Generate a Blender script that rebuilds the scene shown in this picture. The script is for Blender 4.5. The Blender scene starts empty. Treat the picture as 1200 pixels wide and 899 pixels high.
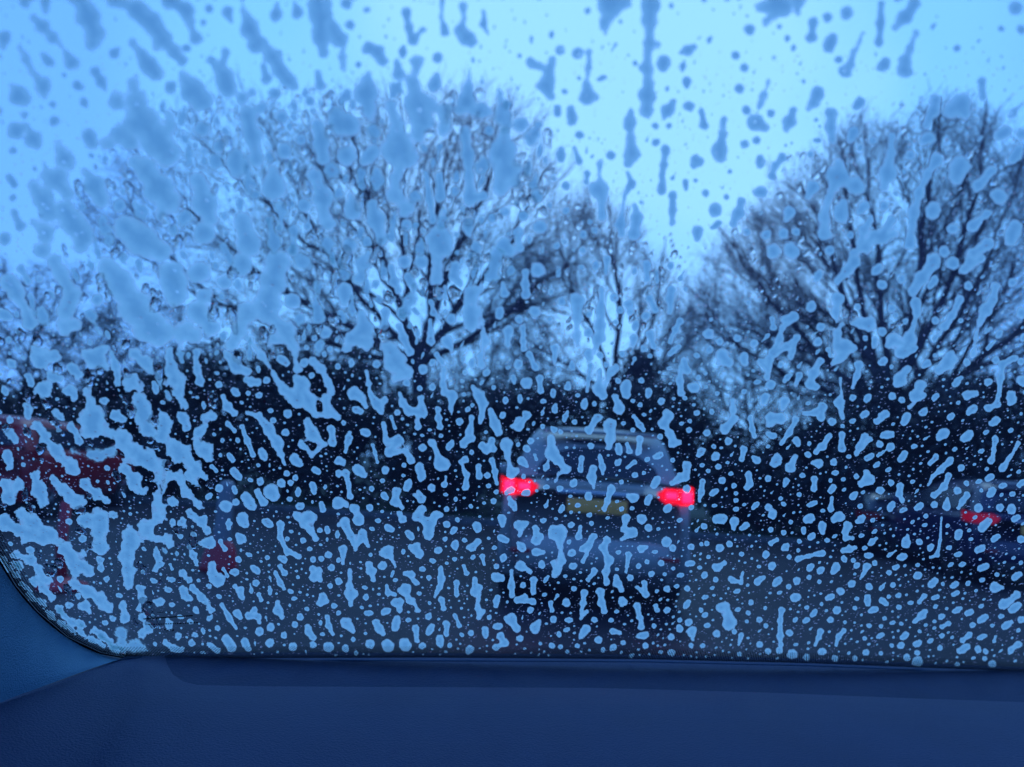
import bpy, bmesh, math, random
import numpy as np
from mathutils import Vector, Matrix
R = math.radians
random.seed(7)
rng = np.random.default_rng(7)
scene = bpy.context.scene
COL = scene.collection

# ------------------------------------------------------------------ camera
CAM = Vector((0.0, 0.0, 1.25))
FOC = 867.0                                   # focal length in photo pixels (1200 wide)
cd = bpy.data.cameras.new('camera')
cam = bpy.data.objects.new('camera', cd)
COL.objects.link(cam)
cd.sensor_width = 36.0
cd.lens = 36.0 * FOC / 1200.0
cd.clip_start = 0.02
cd.clip_end = 5000
cam.matrix_world = Matrix.Translation(CAM) @ Matrix.Rotation(R(96.3), 4, 'X') @ Matrix.Rotation(R(3.7), 4, 'Z')
CR = cam.matrix_world.to_3x3()
cd.dof.use_dof = True
cd.dof.focus_distance = 0.52
cd.dof.aperture_fstop = 8.0
scene.camera = cam

# ------------------------------------------------------------------ view, world, sun
scene.view_settings.view_transform = 'Standard'
scene.view_settings.look = 'None'
scene.view_settings.exposure = 0.0
scene.view_settings.gamma = 1.0
scene.cycles.transparent_max_bounces = 16
scene.cycles.max_bounces = 10
scene.cycles.transmission_bounces = 8

def ray(px, py):
    return (CR @ Vector(((px - 600) / FOC, -(py - 449.5) / FOC, -1.0))).normalized()

SUN_EL, SUN_AZ = 66.0, 10.0                    # behind the cloud, ahead of the car
world = bpy.data.worlds.new('World')
scene.world = world
world.use_nodes = True
nt = world.node_tree
nt.nodes.clear()
def N(nt, t, **kw):
    n = nt.nodes.new(t)
    for k, v in kw.items():
        setattr(n, k, v)
    return n
L = nt.links.new
wo = N(nt, 'ShaderNodeOutputWorld')
bg = N(nt, 'ShaderNodeBackground')
bg.inputs['Strength'].default_value = 0.1
sky = N(nt, 'ShaderNodeTexSky', sky_type='NISHITA', sun_disc=False)
sky.sun_elevation = R(SUN_EL)
sky.sun_rotation = R(SUN_AZ)
tc = N(nt, 'ShaderNodeTexCoord')
cen = ray(720, 110)
dot = N(nt, 'ShaderNodeVectorMath', operation='DOT_PRODUCT')
L(tc.outputs['Generated'], dot.inputs[0])
dot.inputs[1].default_value = cen
nz = N(nt, 'ShaderNodeTexNoise')
nz.inputs['Scale'].default_value = 2.6
nz.inputs['Detail'].default_value = 3.0
L(tc.outputs['Generated'], nz.inputs['Vector'])
ad = N(nt, 'ShaderNodeMath', operation='MULTIPLY_ADD')
L(nz.outputs['Fac'], ad.inputs[0])
ad.inputs[1].default_value = 0.20
L(dot.outputs['Value'], ad.inputs[2])
rp = N(nt, 'ShaderNodeValToRGB')
cr = rp.color_ramp
cr.interpolation = 'EASE'
cr.elements[0].position = 0.45
cr.elements[0].color = (0.095, 0.33, 1.05, 1)
cr.elements[1].position = 1.0
cr.elements[1].color = (0.41, 0.90, 1.70, 1)
e = cr.elements.new(0.80); e.color = (0.185, 0.57, 1.40, 1)
e = cr.elements.new(0.93); e.color = (0.260, 0.74, 1.55, 1)
sub = N(nt, 'ShaderNodeMath', operation='SUBTRACT')
L(ad.outputs[0], sub.inputs[0]); sub.inputs[1].default_value = 0.09
L(sub.outputs[0], rp.inputs['Fac'])
sc10 = N(nt, 'ShaderNodeVectorMath', operation='SCALE')
L(rp.outputs['Color'], sc10.inputs[0]); sc10.inputs['Scale'].default_value = 10.0
mx = N(nt, 'ShaderNodeMix', data_type='RGBA')
mx.inputs['Factor'].default_value = 0.95
L(sky.outputs['Color'], mx.inputs['A'])
L(sc10.outputs['Vector'], mx.inputs['B'])
L(mx.outputs['Result'], bg.inputs['Color'])
L(bg.outputs['Background'], wo.inputs['Surface'])

sd = bpy.data.lights.new('sun', 'SUN')
sd.energy = 0.5
sd.angle = R(30)
sd.color = (0.45, 0.78, 1.0)
sun = bpy.data.objects.new('sun', sd)
COL.objects.link(sun)
sv = Vector((math.sin(R(SUN_AZ)) * math.cos(R(SUN_EL)), math.cos(R(SUN_AZ)) * math.cos(R(SUN_EL)), math.sin(R(SUN_EL))))
sun.rotation_euler = sv.to_track_quat('Z', 'Y').to_euler()

# ------------------------------------------------------------------ helpers
def mat(name, col, rough=0.6, noise=0.0, nscale=5.0, bump=0.0, bscale=40.0, metal=0.0, spec=0.5, col2=None, coat=0.0):
    m = bpy.data.materials.new(name)
    m.use_nodes = True
    t = m.node_tree
    b = t.nodes['Principled BSDF']
    b.inputs['Base Color'].default_value = (*col, 1)
    b.inputs['Roughness'].default_value = rough
    b.inputs['Metallic'].default_value = metal
    b.inputs['Specular IOR Level'].default_value = spec
    b.inputs['Coat Weight'].default_value = coat
    tcn = N(t, 'ShaderNodeTexCoord')
    if noise > 0 or col2:
        n = N(t, 'ShaderNodeTexNoise')
        n.inputs['Scale'].default_value = nscale
        n.inputs['Detail'].default_value = 5
        t.links.new(tcn.outputs['Object'], n.inputs['Vector'])
        r = N(t, 'ShaderNodeValToRGB')
        r.color_ramp.elements[0].position = 0.35
        r.color_ramp.elements[1].position = 0.65
        c2 = col2 or tuple(c * (1 + noise) for c in col)
        c1 = col if col2 else tuple(c * (1 - noise) for c in col)
        r.color_ramp.elements[0].color = (*c1, 1)
        r.color_ramp.elements[1].color = (*c2, 1)
        t.links.new(n.outputs['Fac'], r.inputs['Fac'])
        t.links.new(r.outputs['Color'], b.inputs['Base Color'])
    if bump > 0:
        n2 = N(t, 'ShaderNodeTexNoise')
        n2.inputs['Scale'].default_value = bscale
        n2.inputs['Detail'].default_value = 4
        t.links.new(tcn.outputs['Object'], n2.inputs['Vector'])
        bp = N(t, 'ShaderNodeBump')
        bp.inputs['Strength'].default_value = bump
        bp.inputs['Distance'].default_value = 0.01
        t.links.new(n2.outputs['Fac'], bp.inputs['Height'])
        t.links.new(bp.outputs['Normal'], b.inputs['Normal'])
    return m

def emit(name, col, strength):
    m = bpy.data.materials.new(name)
    m.use_nodes = True
    b = m.node_tree.nodes['Principled BSDF']
    b.inputs['Base Color'].default_value = (*col, 1)
    b.inputs['Roughness'].default_value = 0.3
    b.inputs['Emission Color'].default_value = (*col, 1)
    b.inputs['Emission Strength'].default_value = strength
    return m

def tag(o, label=None, cat=None, group=None, kind=None):
    if label: o['label'] = label
    if cat: o['category'] = cat
    if group: o['group'] = group
    if kind: o['kind'] = kind
    return o

def mesh_obj(name, v, f, m, parent=None, smooth=True, mats=None, midx=None):
    me = bpy.data.meshes.new(name)
    me.from_pydata([tuple(p) for p in v] if not isinstance(v, np.ndarray) else v.tolist(), [], f if isinstance(f, list) else f.tolist())
    for mm in (mats or [m]):
        me.materials.append(mm)
    if midx is not None:
        me.polygons.foreach_set('material_index', midx)
    if smooth:
        me.polygons.foreach_set('use_smooth', [True] * len(me.polygons))
    me.update()
    o = bpy.data.objects.new(name, me)
    COL.objects.link(o)
    if parent: o.parent = parent
    return o

def empty(name, loc=(0, 0, 0), rz=0.0):
    o = bpy.data.objects.new(name, None)
    o.location = loc
    o.rotation_euler = (0, 0, rz)
    COL.objects.link(o)
    return o

class MB:
    def __init__(s): s.v = []; s.f = []
    def add(s, v, f):
        k = len(s.v); s.v += [tuple(p) for p in v]; s.f += [tuple(i + k for i in q) for q in f]
    def box(s, c, h, b=0.0):
        cx, cy, cz = c; hx, hy, hz = h
        if b <= 0:
            v = [(cx + i * hx, cy + j * hy, cz + k * hz) for i in (-1, 1) for j in (-1, 1) for k in (-1, 1)]
            s.add(v, [(0, 1, 3, 2), (4, 6, 7, 5), (0, 4, 5, 1), (2, 3, 7, 6), (0, 2, 6, 4), (1, 5, 7, 3)]); return
        bm = bmesh.new(); bmesh.ops.create_cube(bm, size=2)
        for w in bm.verts: w.co = Vector((cx + w.co.x * hx, cy + w.co.y * hy, cz + w.co.z * hz))
        bmesh.ops.bevel(bm, geom=list(bm.edges), offset=b, segments=2, profile=0.5, affect='EDGES')
        bm.verts.index_update()
        s.add([w.co[:] for w in bm.verts], [tuple(w.index for w in q.verts) for q in bm.faces]); bm.free()
    def grid(s, P):                            # P: rows of points
        n, m = len(P), len(P[0])
        s.add([p for row in P for p in row], [(i * m + j, i * m + j + 1, (i + 1) * m + j + 1, (i + 1) * m + j) for i in range(n - 1) for j in range(m - 1)])
    def tube(s, pts, rad, n=6, cap=True):
        rings = []
        for i, p in enumerate(pts):
            p = Vector(p)
            d = (Vector(pts[min(i + 1, len(pts) - 1)]) - Vector(pts[max(i - 1, 0)])).normalized()
            a = d.orthogonal().normalized(); b = d.cross(a)
            r = rad[i] if isinstance(rad, (list, tuple)) else rad
            rings.append([p + (a * math.cos(2 * PI * k / n) + b * math.sin(2 * PI * k / n)) * r for k in range(n)])
        v = [q for r_ in rings for q in r_]
        f = [(i * n + k, i * n + (k + 1) % n, (i + 1) * n + (k + 1) % n, (i + 1) * n + k) for i in range(len(pts) - 1) for k in range(n)]
        if cap: f += [tuple(range(n))[::-1], tuple((len(pts) - 1) * n + k for k in range(n))]
        s.add(v, f)
    def lathe(s, prof, c, axis='Z', n=24):
        v = []; 
        for (r, h) in prof:
            for k in range(n):
                a = 2 * PI * k / n
                if axis == 'Z': v.append((c[0] + r * math.cos(a), c[1] + r * math.sin(a), c[2] + h))
                else: v.append((c[0] + h, c[1] + r * math.cos(a), c[2] + r * math.sin(a)))
        f = [(i * n + k, i * n + (k + 1) % n, (i + 1) * n + (k + 1) % n, (i + 1) * n + k) for i in range(len(prof) - 1) for k in range(n)]
        s.add(v, f)
    def build(s, name, m, parent=None, smooth=True):
        return mesh_obj(name, s.v, s.f, m, parent, smooth)
PI = math.pi

def on_ground(px, py, z=0.0):
    d = ray(px, py)
    t = (z - CAM.z) / d.z
    return CAM + d * t
def at_dist(px, py, Y):
    d = ray(px, py)
    return CAM + d * (Y / d.y)

# ------------------------------------------------------------------ ground
asphalt = mat('wet_asphalt', (0.012, 0.015, 0.024), 0.5, spec=0.22, noise=0.35, nscale=0.6, bump=0.25, bscale=60)
verge_m = mat('grass_soil', (0.020, 0.040, 0.022), 0.9, noise=0.4, nscale=2.0, bump=0.5, bscale=12)
ob = mesh_obj('ground', [(-900, -60, -0.02), (900, -60, -0.02), (900, 1800, -0.02), (-900, 1800, -0.02)], [(0, 1, 2, 3)], verge_m, smooth=False)
tag(ob, kind='structure')
m_ = MB()
P = [[(x, y, 0.03 * math.sin(x * 0.9 + y * 0.35) * 0.12) for x in np.linspace(-26, 26, 60)] for y in np.linspace(-8, 15.5, 50)]
m_.grid(P)
ob = m_.build('road', asphalt); tag(ob, kind='structure')
kerb_m = mat('kerb_concrete', (0.10, 0.105, 0.11), 0.7, noise=0.3, nscale=6)
m_ = MB(); m_.box((0, 15.6, 0.03), (26, 0.07, 0.085), 0.015)
ob = m_.build('kerb', kerb_m, smooth=False); tag(ob, kind='structure')
# rough grass on the verge
gm = mat('grass_blades', (0.025, 0.055, 0.020), 0.8, noise=0.4, nscale=1.5)
n = 26000
gx = rng.uniform(-24, 24, n); gy = 15.7 + rng.random(n) ** 1.6 * 6.0
a = rng.uniform(0, PI, n); h = rng.uniform(0.06, 0.22, n); w = rng.uniform(0.006, 0.014, n); lx = rng.normal(0, 0.05, n); ly = rng.normal(0, 0.05, n)
V = np.stack([np.stack([gx - w * np.cos(a), gy - w * np.sin(a), np.full(n, -0.03)], 1), np.stack([gx + w * np.cos(a), gy + w * np.sin(a), np.full(n, -0.03)], 1), np.stack([gx + lx, gy + ly, h], 1)], 1).reshape(-1, 3)
ob = mesh_obj('grass', V, np.arange(3 * n).reshape(-1, 3), gm, smooth=False)
tag(ob, 'dark rough grass on the verge in front of the hedge', 'grass', kind='stuff')

# ------------------------------------------------------------------ trees
bark = mat('wet_bark', (0.034, 0.028, 0.040), 0.75, noise=0.4, nscale=4, bump=0.6, bscale=18)
twigm = mat('twig_bark', (0.050, 0.042, 0.055), 0.8, noise=0.3, nscale=3)

def frames(d):
    d = d / np.maximum(np.linalg.norm(d, axis=1, keepdims=True), 1e-9)
    ref = np.where(np.abs(d[:, 2:3]) > 0.9, np.array([[1., 0, 0]]), np.array([[0, 0, 1.]]))
    a = np.cross(d, ref); a /= np.maximum(np.linalg.norm(a, axis=1, keepdims=True), 1e-9)
    return a, np.cross(d, a)

def segs_mesh(p0, p1, r0, r1, k):
    a, b = frames(p1 - p0)
    ang = np.arange(k) * 2 * PI / k
    c, s = np.cos(ang)[None, :, None], np.sin(ang)[None, :, None]
    off = a[:, None, :] * c + b[:, None, :] * s
    v = np.concatenate([p0[:, None, :] + off * r0[:, None, None], p1[:, None, :] + off * r1[:, None, None]], 1)
    n = len(p0)
    base = (np.arange(n) * 2 * k)[:, None]
    i = np.arange(k); j = (i + 1) % k
    q = np.stack([i, j, j + k, i + k], 1)
    f = (base[:, :, None] + q[None]).reshape(-1, 4)
    return v.reshape(-1, 3), f

def grow(stems, A, step, infl, kill, iters, rs, droop=0.0):
    pts = []; par = []
    for st in stems:                                  # list of polylines
        prev = -1 if not pts else st[0]
        pl = st[1]
        for q in pl:
            pts.append(np.array(q, float)); par.append(prev); prev = len(pts) - 1
    pts = list(pts)
    dist = np.full(len(A), 1e9); near = np.zeros(len(A), int)
    def upd(i0):
        nonlocal dist, near
        Q = np.array(pts[i0:])
        for s0 in range(0, len(Q), 400):
            d = np.linalg.norm(A[:, None, :] - Q[None, s0:s0 + 400], axis=2)
            m = d.min(1); am = d.argmin(1) + i0 + s0
            u = m < dist
            dist[u] = m[u]; near[u] = am[u]
    upd(0)
    for it in range(iters):
        act = dist < infl
        if not act.any(): break
        D = (A[act] - np.array(pts)[near[act]]); D /= np.maximum(np.linalg.norm(D, axis=1, keepdims=True), 1e-6)
        idx = near[act]
        acc = {}
        for k_, dd in zip(idx, D):
            if k_ in acc: acc[k_] = acc[k_] + dd
            else: acc[k_] = dd.copy()
        i0 = len(pts)
        for k_, s in acc.items():
            s = s / max(np.linalg.norm(s), 1e-6) * 0.62
            if par[k_] >= 0:
                dd = pts[k_] - pts[par[k_]]; s = s + 0.62 * dd / max(np.linalg.norm(dd), 1e-6)
            s = s + rs.normal(0, 0.10, 3) + np.array([0, 0, -droop])
            s /= np.linalg.norm(s)
            pts.append(pts[k_] + s * step); par.append(k_)
        upd(i0)
        keep = dist > kill
        A = A[keep]; dist = dist[keep]; near = near[keep]
        if len(A) < 5 or len(pts) > 14000: break
    return np.array(pts), np.array(par)

def bare_tree(name, label, stems, A, step=0.4, infl=4.0, kill=0.55, iters=120, seed=1, tip=0.009, twigs=3, tlen=(0.35, 0.9), expo=2.25, trunk_r=0.11, group=None, droop=0.0, kids=5):
    rs = np.random.default_rng(seed)
    pts, par = grow(stems, A, step, infl, kill, iters, rs, droop)
    n = len(pts); acc = np.zeros(n)
    rad = np.zeros(n)
    for i in range(n - 1, -1, -1):
        rad[i] = max(acc[i], tip ** expo) ** (1 / expo)
        if par[i] >= 0: acc[par[i]] += rad[i] ** expo
    root = empty(name, tuple(pts[0]))
    tag(root, label, 'tree', group)
    o0 = pts[0].copy()
    pts = pts - o0
    ch = np.where(par >= 0)[0]
    p0 = pts[par[ch]]; p1 = pts[ch]; r1 = rad[ch]; r0 = np.minimum(rad[par[ch]], r1 * 1.35)
    big = r1 > trunk_r
    v, f = segs_mesh(p0[big], p1[big] + (p1[big] - p0[big]) * 0.06, r0[big], r1[big], 9)
    mesh_obj('trunk', v, f, bark, root)
    mid = ~big
    V1, F1 = segs_mesh(p0[mid], p1[mid], r0[mid], r1[mid], 4)
    # fine twigs near the tips
    tipn = np.where(rad < tip * 3.2)[0]
    tipn = tipn[par[tipn] >= 0]
    src = np.repeat(tipn, twigs)
    d = pts[src] - pts[par[src]]; d /= np.linalg.norm(d, axis=1, keepdims=True)
    d = d + rs.normal(0, 0.42, d.shape) + np.array([0, 0, 0.12 - droop]); d /= np.linalg.norm(d, axis=1, keepdims=True)
    ln = rs.uniform(*tlen, len(src))
    q0 = pts[src]; q1 = q0 + d * (ln * 0.55)[:, None]
    d2 = d + rs.normal(0, 0.35, d.shape); d2 /= np.linalg.norm(d2, axis=1, keepdims=True)
    q2 = q1 + d2 * (ln * 0.5)[:, None]
    t0 = np.full(len(src), tip * 0.75); t1 = t0 * 0.7; t2 = t0 * 0.35
    parts = [(V1, F1)]
    parts.append(segs_mesh(q0, q1, t0, t1, 3)); parts.append(segs_mesh(q1, q2, t1, t2, 3))
    for _ in range(kids):
        u = rs.uniform(0.15, 1.0, len(src))[:, None]
        b0 = q0 + (q1 - q0) * u
        d3 = d + rs.normal(0, 0.8, d.shape); d3 /= np.linalg.norm(d3, axis=1, keepdims=True)
        parts.append(segs_mesh(b0, b0 + d3 * (ln * rs.uniform(0.25, 0.6, len(src)))[:, None], t1, t2, 3))
    off = 0; VV = []; FF = []
    for v_, f_ in parts:
        VV.append(v_); FF.append(f_ + off); off += len(v_)
    mesh_obj('crown', np.concatenate(VV), np.concatenate(FF), twigm, root)
    return root

def inside(poly, x, y):
    c_ = False
    for (x1, y1), (x2, y2) in zip(poly, poly[1:] + poly[:1]):
        if (y1 > y) != (y2 > y) and x < (x2 - x1) * (y - y1) / (y2 - y1) + x1: c_ = not c_
    return c_
def outline(A, poly):                     # keep the growth points that lie inside the crown's outline
    q = (A - np.array(CAM)) @ np.array(CR)
    px = 600 - FOC * q[:, 0] / q[:, 2]; py = 449.5 + FOC * q[:, 1] / q[:, 2]
    return A[[inside(poly, a_, b_) for a_, b_ in zip(px, py)]]
def dome(c, r, n, rs, zmin=-0.6, shell=0.5):
    q = rs.normal(0, 1, (n * 3, 3)); q /= np.linalg.norm(q, axis=1, keepdims=True)
    q *= (rs.random((n * 3, 1)) ** (1 / 3.0 * shell * 2)) 
    q = q[q[:, 2] > zmin][:n]
    return q * np.array(r) + np.array(c)


def fan_tree(name, label, stem, limbs, poly, Y, seed, depth=1.0, gens=5, rat=0.64, tip=0.0045, group=None, l0=3.6, spread=5.0, density=1.0):
    """a bare tree that forks and fans outward: every limb carries side shoots, each generation thinner and straighter than a tangle"""
    rs = np.random.default_rng(seed)
    S = [[], [], [], []]                                     # p0, p1, r0, r1
    thick = [[], [], [], []]
    ca_m = np.array(CR); cam_ = np.array(CAM)
    hub = np.array(stem[-1])
    jit = [0.0, 0.0]
    def ok(p):
        q = (p - cam_) @ ca_m
        return abs(p[1] - Y) < spread and inside(poly, 600 - FOC * q[0] / q[2] + jit[0], 449.5 + FOC * q[1] / q[2] + jit[1])
    def seg(a, b, ra, rb):
        T = thick if rb > 0.05 else S
        T[0].append(a); T[1].append(b); T[2].append(ra); T[3].append(rb)
    def unit(v): return v / max(np.linalg.norm(v), 1e-9)
    def shoot(p, d, ln, r, g):
        n = 5 if g < 3 else (4 if g < 4 else 3)
        if g <= 3: jit[0], jit[1] = rs.normal(0, 16), rs.normal(0, 16)
        sl = ln / n
        for i in range(n):
            out = unit(p - hub + np.array([0, 0, 0.5]))
            d = unit(d + rs.normal(0, .10 + .03 * g, 3) + out * .10 + np.array([0, 0, .05]))
            q = p + d * sl
            if not ok(q): 
                if g < 2 and i == 0: pass
                else: return
            r1 = r * (1 - .62 / n) if i < n - 1 else r * .45
            seg(p, q, r, r1)
            p, r = q, r1
            if g < gens and (i > 0 or g > 1):
                for _ in range(1 + (rs.random() < .55 * density)):
                    ax = unit(np.cross(d, rs.normal(0, 1, 3))); an = rs.uniform(.42, .85)
                    shoot(p, unit(d * math.cos(an) + ax * math.sin(an)), ln * rat * rs.uniform(.7, 1.1), max(r * rs.uniform(.5, .7), tip), g + 1)
    for i in range(len(stem) - 1):
        t0, t1 = i / len(stem), (i + 1) / len(stem)
        seg(np.array(stem[i]), np.array(stem[i + 1]), .34 - .12 * t0, .34 - .12 * t1)
    for pl, r in limbs:
        pl = [np.array(q) for q in pl]; n = len(pl) - 1
        for i in range(n):
            ra, rb = r * (1 - .75 * i / n), r * (1 - .75 * (i + 1) / n)
            m = 3
            prev = pl[i]
            for k in range(1, m + 1):
                q = pl[i] + (pl[i + 1] - pl[i]) * k / m + (rs.normal(0, .05, 3) if k < m else 0)
                r_a = ra + (rb - ra) * (k - 1) / m; r_b = ra + (rb - ra) * k / m
                seg(prev, q, r_a, r_b)
                d = unit(q - prev); prev = q
                if i == 0 and k < 2: continue
                for _ in range(1 + (rs.random() < .5 * density)):
                    ax = unit(np.cross(d, rs.normal(0, 1, 3))); an = rs.uniform(.4, .9)
                    shoot(q, unit(d * math.cos(an) + ax * math.sin(an)), l0 * rs.uniform(.6, 1.1) * (1 - .35 * i / n), r_b * .6, 1)
        shoot(pl[-1], unit(pl[-1] - pl[-2]), l0 * .8, r * .25, 1)
    base_ = np.array(stem[0])
    root = empty(name, tuple(base_)); tag(root, label, 'tree', group)
    A_ = [np.array(x) for x in thick]; v, f = segs_mesh(A_[0] - base_, A_[1] + (A_[1] - A_[0]) * .05 - base_, A_[2], A_[3], 9)
    mesh_obj('trunk', v, f, bark, root)
    A_ = [np.array(x) for x in S]; v, f = segs_mesh(A_[0] - base_, A_[1] - base_, A_[2], np.maximum(A_[3], tip * .5), 3)
    mesh_obj('crown', v, f, twigm, root)
    return root

rsA = np.random.default_rng(11)
W3 = lambda Y, pl: [tuple(at_dist(px, py, Y + dy)) for px, py, dy in pl]
# the broad tree left of centre
YA = 24.0
base = at_dist(496, 560, YA); base.z = 0
fork = at_dist(491, 415, YA)
PA_ = [(85, 330), (95, 215), (150, 150), (200, 112), (290, 98), (360, 118), (420, 94), (560, 92), (640, 122), (660, 190), (700, 240), (680, 330), (660, 410), (540, 440), (420, 430), (250, 415), (120, 385)]
fan_tree('bare_broadleaf_tree', 'broad bare tree with a dark fork, wide twiggy crown left of the silver car', [tuple(base.lerp(fork, t)) for t in np.linspace(0, 1, 7)],
    [(W3(YA, [(491, 415, 0), (505, 370, .3), (503, 310, .6), (512, 240, 1), (530, 160, 1.4)]), .15), (W3(YA, [(491, 412, 0), (470, 360, -.4), (448, 300, -.8), (432, 230, -1), (410, 150, -1.2)]), .16),
     (W3(YA, [(490, 418, 0), (455, 385, .4), (412, 335, .9), (372, 270, 1.3), (330, 190, 1.6)]), .13), (W3(YA, [(489, 424, 0), (440, 400, -.3), (375, 365, -.7), (300, 320, -1), (225, 250, -1.2)]), .15),
     (W3(YA, [(488, 430, 0), (420, 415, .3), (330, 385, .6), (230, 345, 1), (150, 290, 1.2)]), .12), (W3(YA, [(493, 420, 0), (525, 380, .4), (560, 335, .8), (600, 280, 1), (630, 215, 1.2)]), .16),
     (W3(YA, [(493, 428, 0), (545, 400, -.4), (600, 365, -.8), (650, 320, -1), (680, 290, -1.2)]), .12), (W3(YA, [(492, 412, 0), (520, 330, -.6), (555, 250, -1), (590, 170, -1.2)]), .13),
     (W3(YA, [(480, 350, 0), (470, 270, .6), (478, 190, 1), (470, 120, 1.2)]), .10), (W3(YA, [(400, 310, .9), (340, 270, 1.8), (270, 200, 2.2), (220, 150, 2.4)]), .08), (W3(YA, [(250, 350, .9), (190, 290, 1.4), (140, 230, 1.6)]), .06)],
    PA_, YA, 3, gens=4, density=.35, l0=3.4, rat=.66, tip=.006)
# the lower tree behind it, centre
YB = 32.0
b = at_dist(722, 560, YB); b.z = 0; t_ = at_dist(720, 455, YB)
fan_tree('bare_broadleaf_tree', 'smaller pale bare tree beyond the silver car, right of the broad tree', [tuple(b.lerp(t_, t)) for t in np.linspace(0, 1, 5)],
    [(W3(YB, [(720, 455, 0), (700, 400, .4), (670, 340, .8), (655, 280, 1)]), .13), (W3(YB, [(720, 455, 0), (725, 390, -.4), (722, 320, -.6), (715, 260, -.8)]), .15), (W3(YB, [(721, 460, 0), (750, 410, .3), (770, 360, .6), (775, 310, .8)]), .12),
     (W3(YB, [(719, 465, 0), (670, 430, .3), (620, 400, .5), (580, 370, .6)]), .10), (W3(YB, [(722, 468, 0), (765, 440, -.3), (800, 410, -.5), (815, 390, -.6)]), .09)],
    [(560, 340), (640, 260), (680, 225), (725, 235), (765, 280), (800, 330), (835, 390), (830, 470), (600, 470), (550, 420)], YB, 5, gens=4, tip=0.006, l0=4.2, density=.8)
# the big tree on the right
YC = 20.0
b = at_dist(1050, 600, YC); b.z = 0; fk = at_dist(1045, 480, YC)
fan_tree('bare_broadleaf_tree', 'many-stemmed bare tree with arching limbs on the right, over the dark hedge', [tuple(b.lerp(fk, t)) for t in np.linspace(0, 1, 5)],
    [(W3(YC, [(1045, 480, 0), (1022, 430, 0), (1000, 370, 0), (975, 300, 0), (945, 230, 0)]), .13), (W3(YC, [(1045, 480, 0), (1040, 420, .4), (1032, 350, .6), (1026, 270, .8), (1015, 180, 1)]), .13),
     (W3(YC, [(1046, 478, 0), (1062, 410, -.4), (1075, 330, -.8), (1088, 240, -1), (1100, 150, -1)]), .14), (W3(YC, [(1047, 480, 0), (1085, 430, .4), (1125, 370, .8), (1160, 300, 1), (1190, 220, 1.2)]), .12),
     (W3(YC, [(1044, 484, 0), (1000, 450, .4), (950, 405, .8), (900, 350, 1), (862, 290, 1.2)]), .13), (W3(YC, [(1043, 486, 0), (985, 468, -.3), (920, 440, -.6), (860, 400, -.9), (825, 355, -1)]), .10),
     (W3(YC, [(1048, 484, 0), (1110, 450, -.4), (1180, 400, -.8), (1250, 330, -1), (1310, 270, -1)]), .14), (W3(YC, [(1030, 450, .2), (1005, 330, 1), (990, 240, 1.4), (985, 170, 1.6)]), .10), (W3(YC, [(1060, 440, -.2), (1110, 340, -1), (1140, 240, -1.4), (1150, 160, -1.6)]), .11)],
    [(785, 430), (800, 330), (865, 250), (930, 196), (1000, 140), (1085, 106), (1140, 116), (1200, 160), (1300, 200), (1420, 330), (1400, 480), (1180, 480), (950, 490), (830, 470)], YC, 8, l0=2.9, gens=4, density=.6, rat=.66, tip=.0052)
# thin sapling stand between, centre right
YD = 26.0
b = at_dist(880, 600, YD); b.z = 0; c = at_dist(872, 440, YD)
A = dome((c.x, YD, c.z), (3.6, 3, 3.3), 700, rsA, -0.9)
bare_tree('bare_broadleaf_tree', 'low pale bare tree in the gap between the silver car and the right tree', [(0, [tuple(b.lerp(at_dist(878, 500, YD), t)) for t in np.linspace(0, 1, 5)])],
    A, step=0.4, infl=6, kill=0.55, seed=9, tip=0.010, twigs=3, kids=2)
b = at_dist(20, 560, 27); b.z = 0; c = at_dist(30, 400, 27)
A = dome((c.x, 27, c.z), (4.0, 3, 2.9), 700, rsA, -0.9)
bare_tree('bare_broadleaf_tree', 'bare tree low at the left edge, above the red car', [(0, [tuple(b.lerp(at_dist(22, 480, 27), t)) for t in np.linspace(0, 1, 5)])],
    A, step=0.4, infl=6, kill=0.5, seed=12, tip=0.012, twigs=4, kids=3)

# row of far bare trees filling the gap under the crowns
FAR = [(560, 350, 44, 'far bare tree between the broad tree trunk and the small pale tree'), (640, 375, 47, 'far bare tree seen through the foot of the small pale tree'),
       (470, 385, 46, 'far bare tree right behind the broad tree trunk'), (790, 400, 46, 'far bare tree at the bottom of the sky gap between the big trees'), (350, 365, 48, 'far bare tree behind the tallest evergreen'),
       (930, 375, 45, 'far bare tree behind the left stems of the many-stemmed tree'), (1010, 380, 49, 'far bare tree right behind the many-stemmed tree'), (1140, 350, 47, 'far bare tree right of the many-stemmed tree stems'), (190, 345, 47, 'far bare tree behind the left flank of the broad tree')]
proto = None
for i, (px, py, Y, lb) in enumerate(FAR):
    tp_ = at_dist(px, py, Y)
    if proto is None:
        A = dome((tp_.x, Y, 6.0), (4.6, 3.5, 5.6), 1000, rsA, -0.85)
        proto = bare_tree('bare_broadleaf_tree', lb, [(0, [(tp_.x + .1 * math.sin(k), Y, k * .6) for k in range(5)])], A, step=0.45, infl=6, kill=0.55, seed=21, tip=0.011, twigs=4, kids=2, tlen=(.4, 1.1), group='far trees behind the hedge')
        r_ = proto; h0 = 11.6
    else:
        r_ = proto.copy(); COL.objects.link(r_)
        for c_ in list(proto.children):
            d_ = c_.copy(); COL.objects.link(d_); d_.parent = r_
        r_['label'] = lb; r_.rotation_euler = (0, 0, i * 1.3)
    r_.location = (tp_.x, Y, 0); s_ = tp_.z / h0; r_.scale = (s_ * 1.15, s_ * 1.15, s_)

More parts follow.
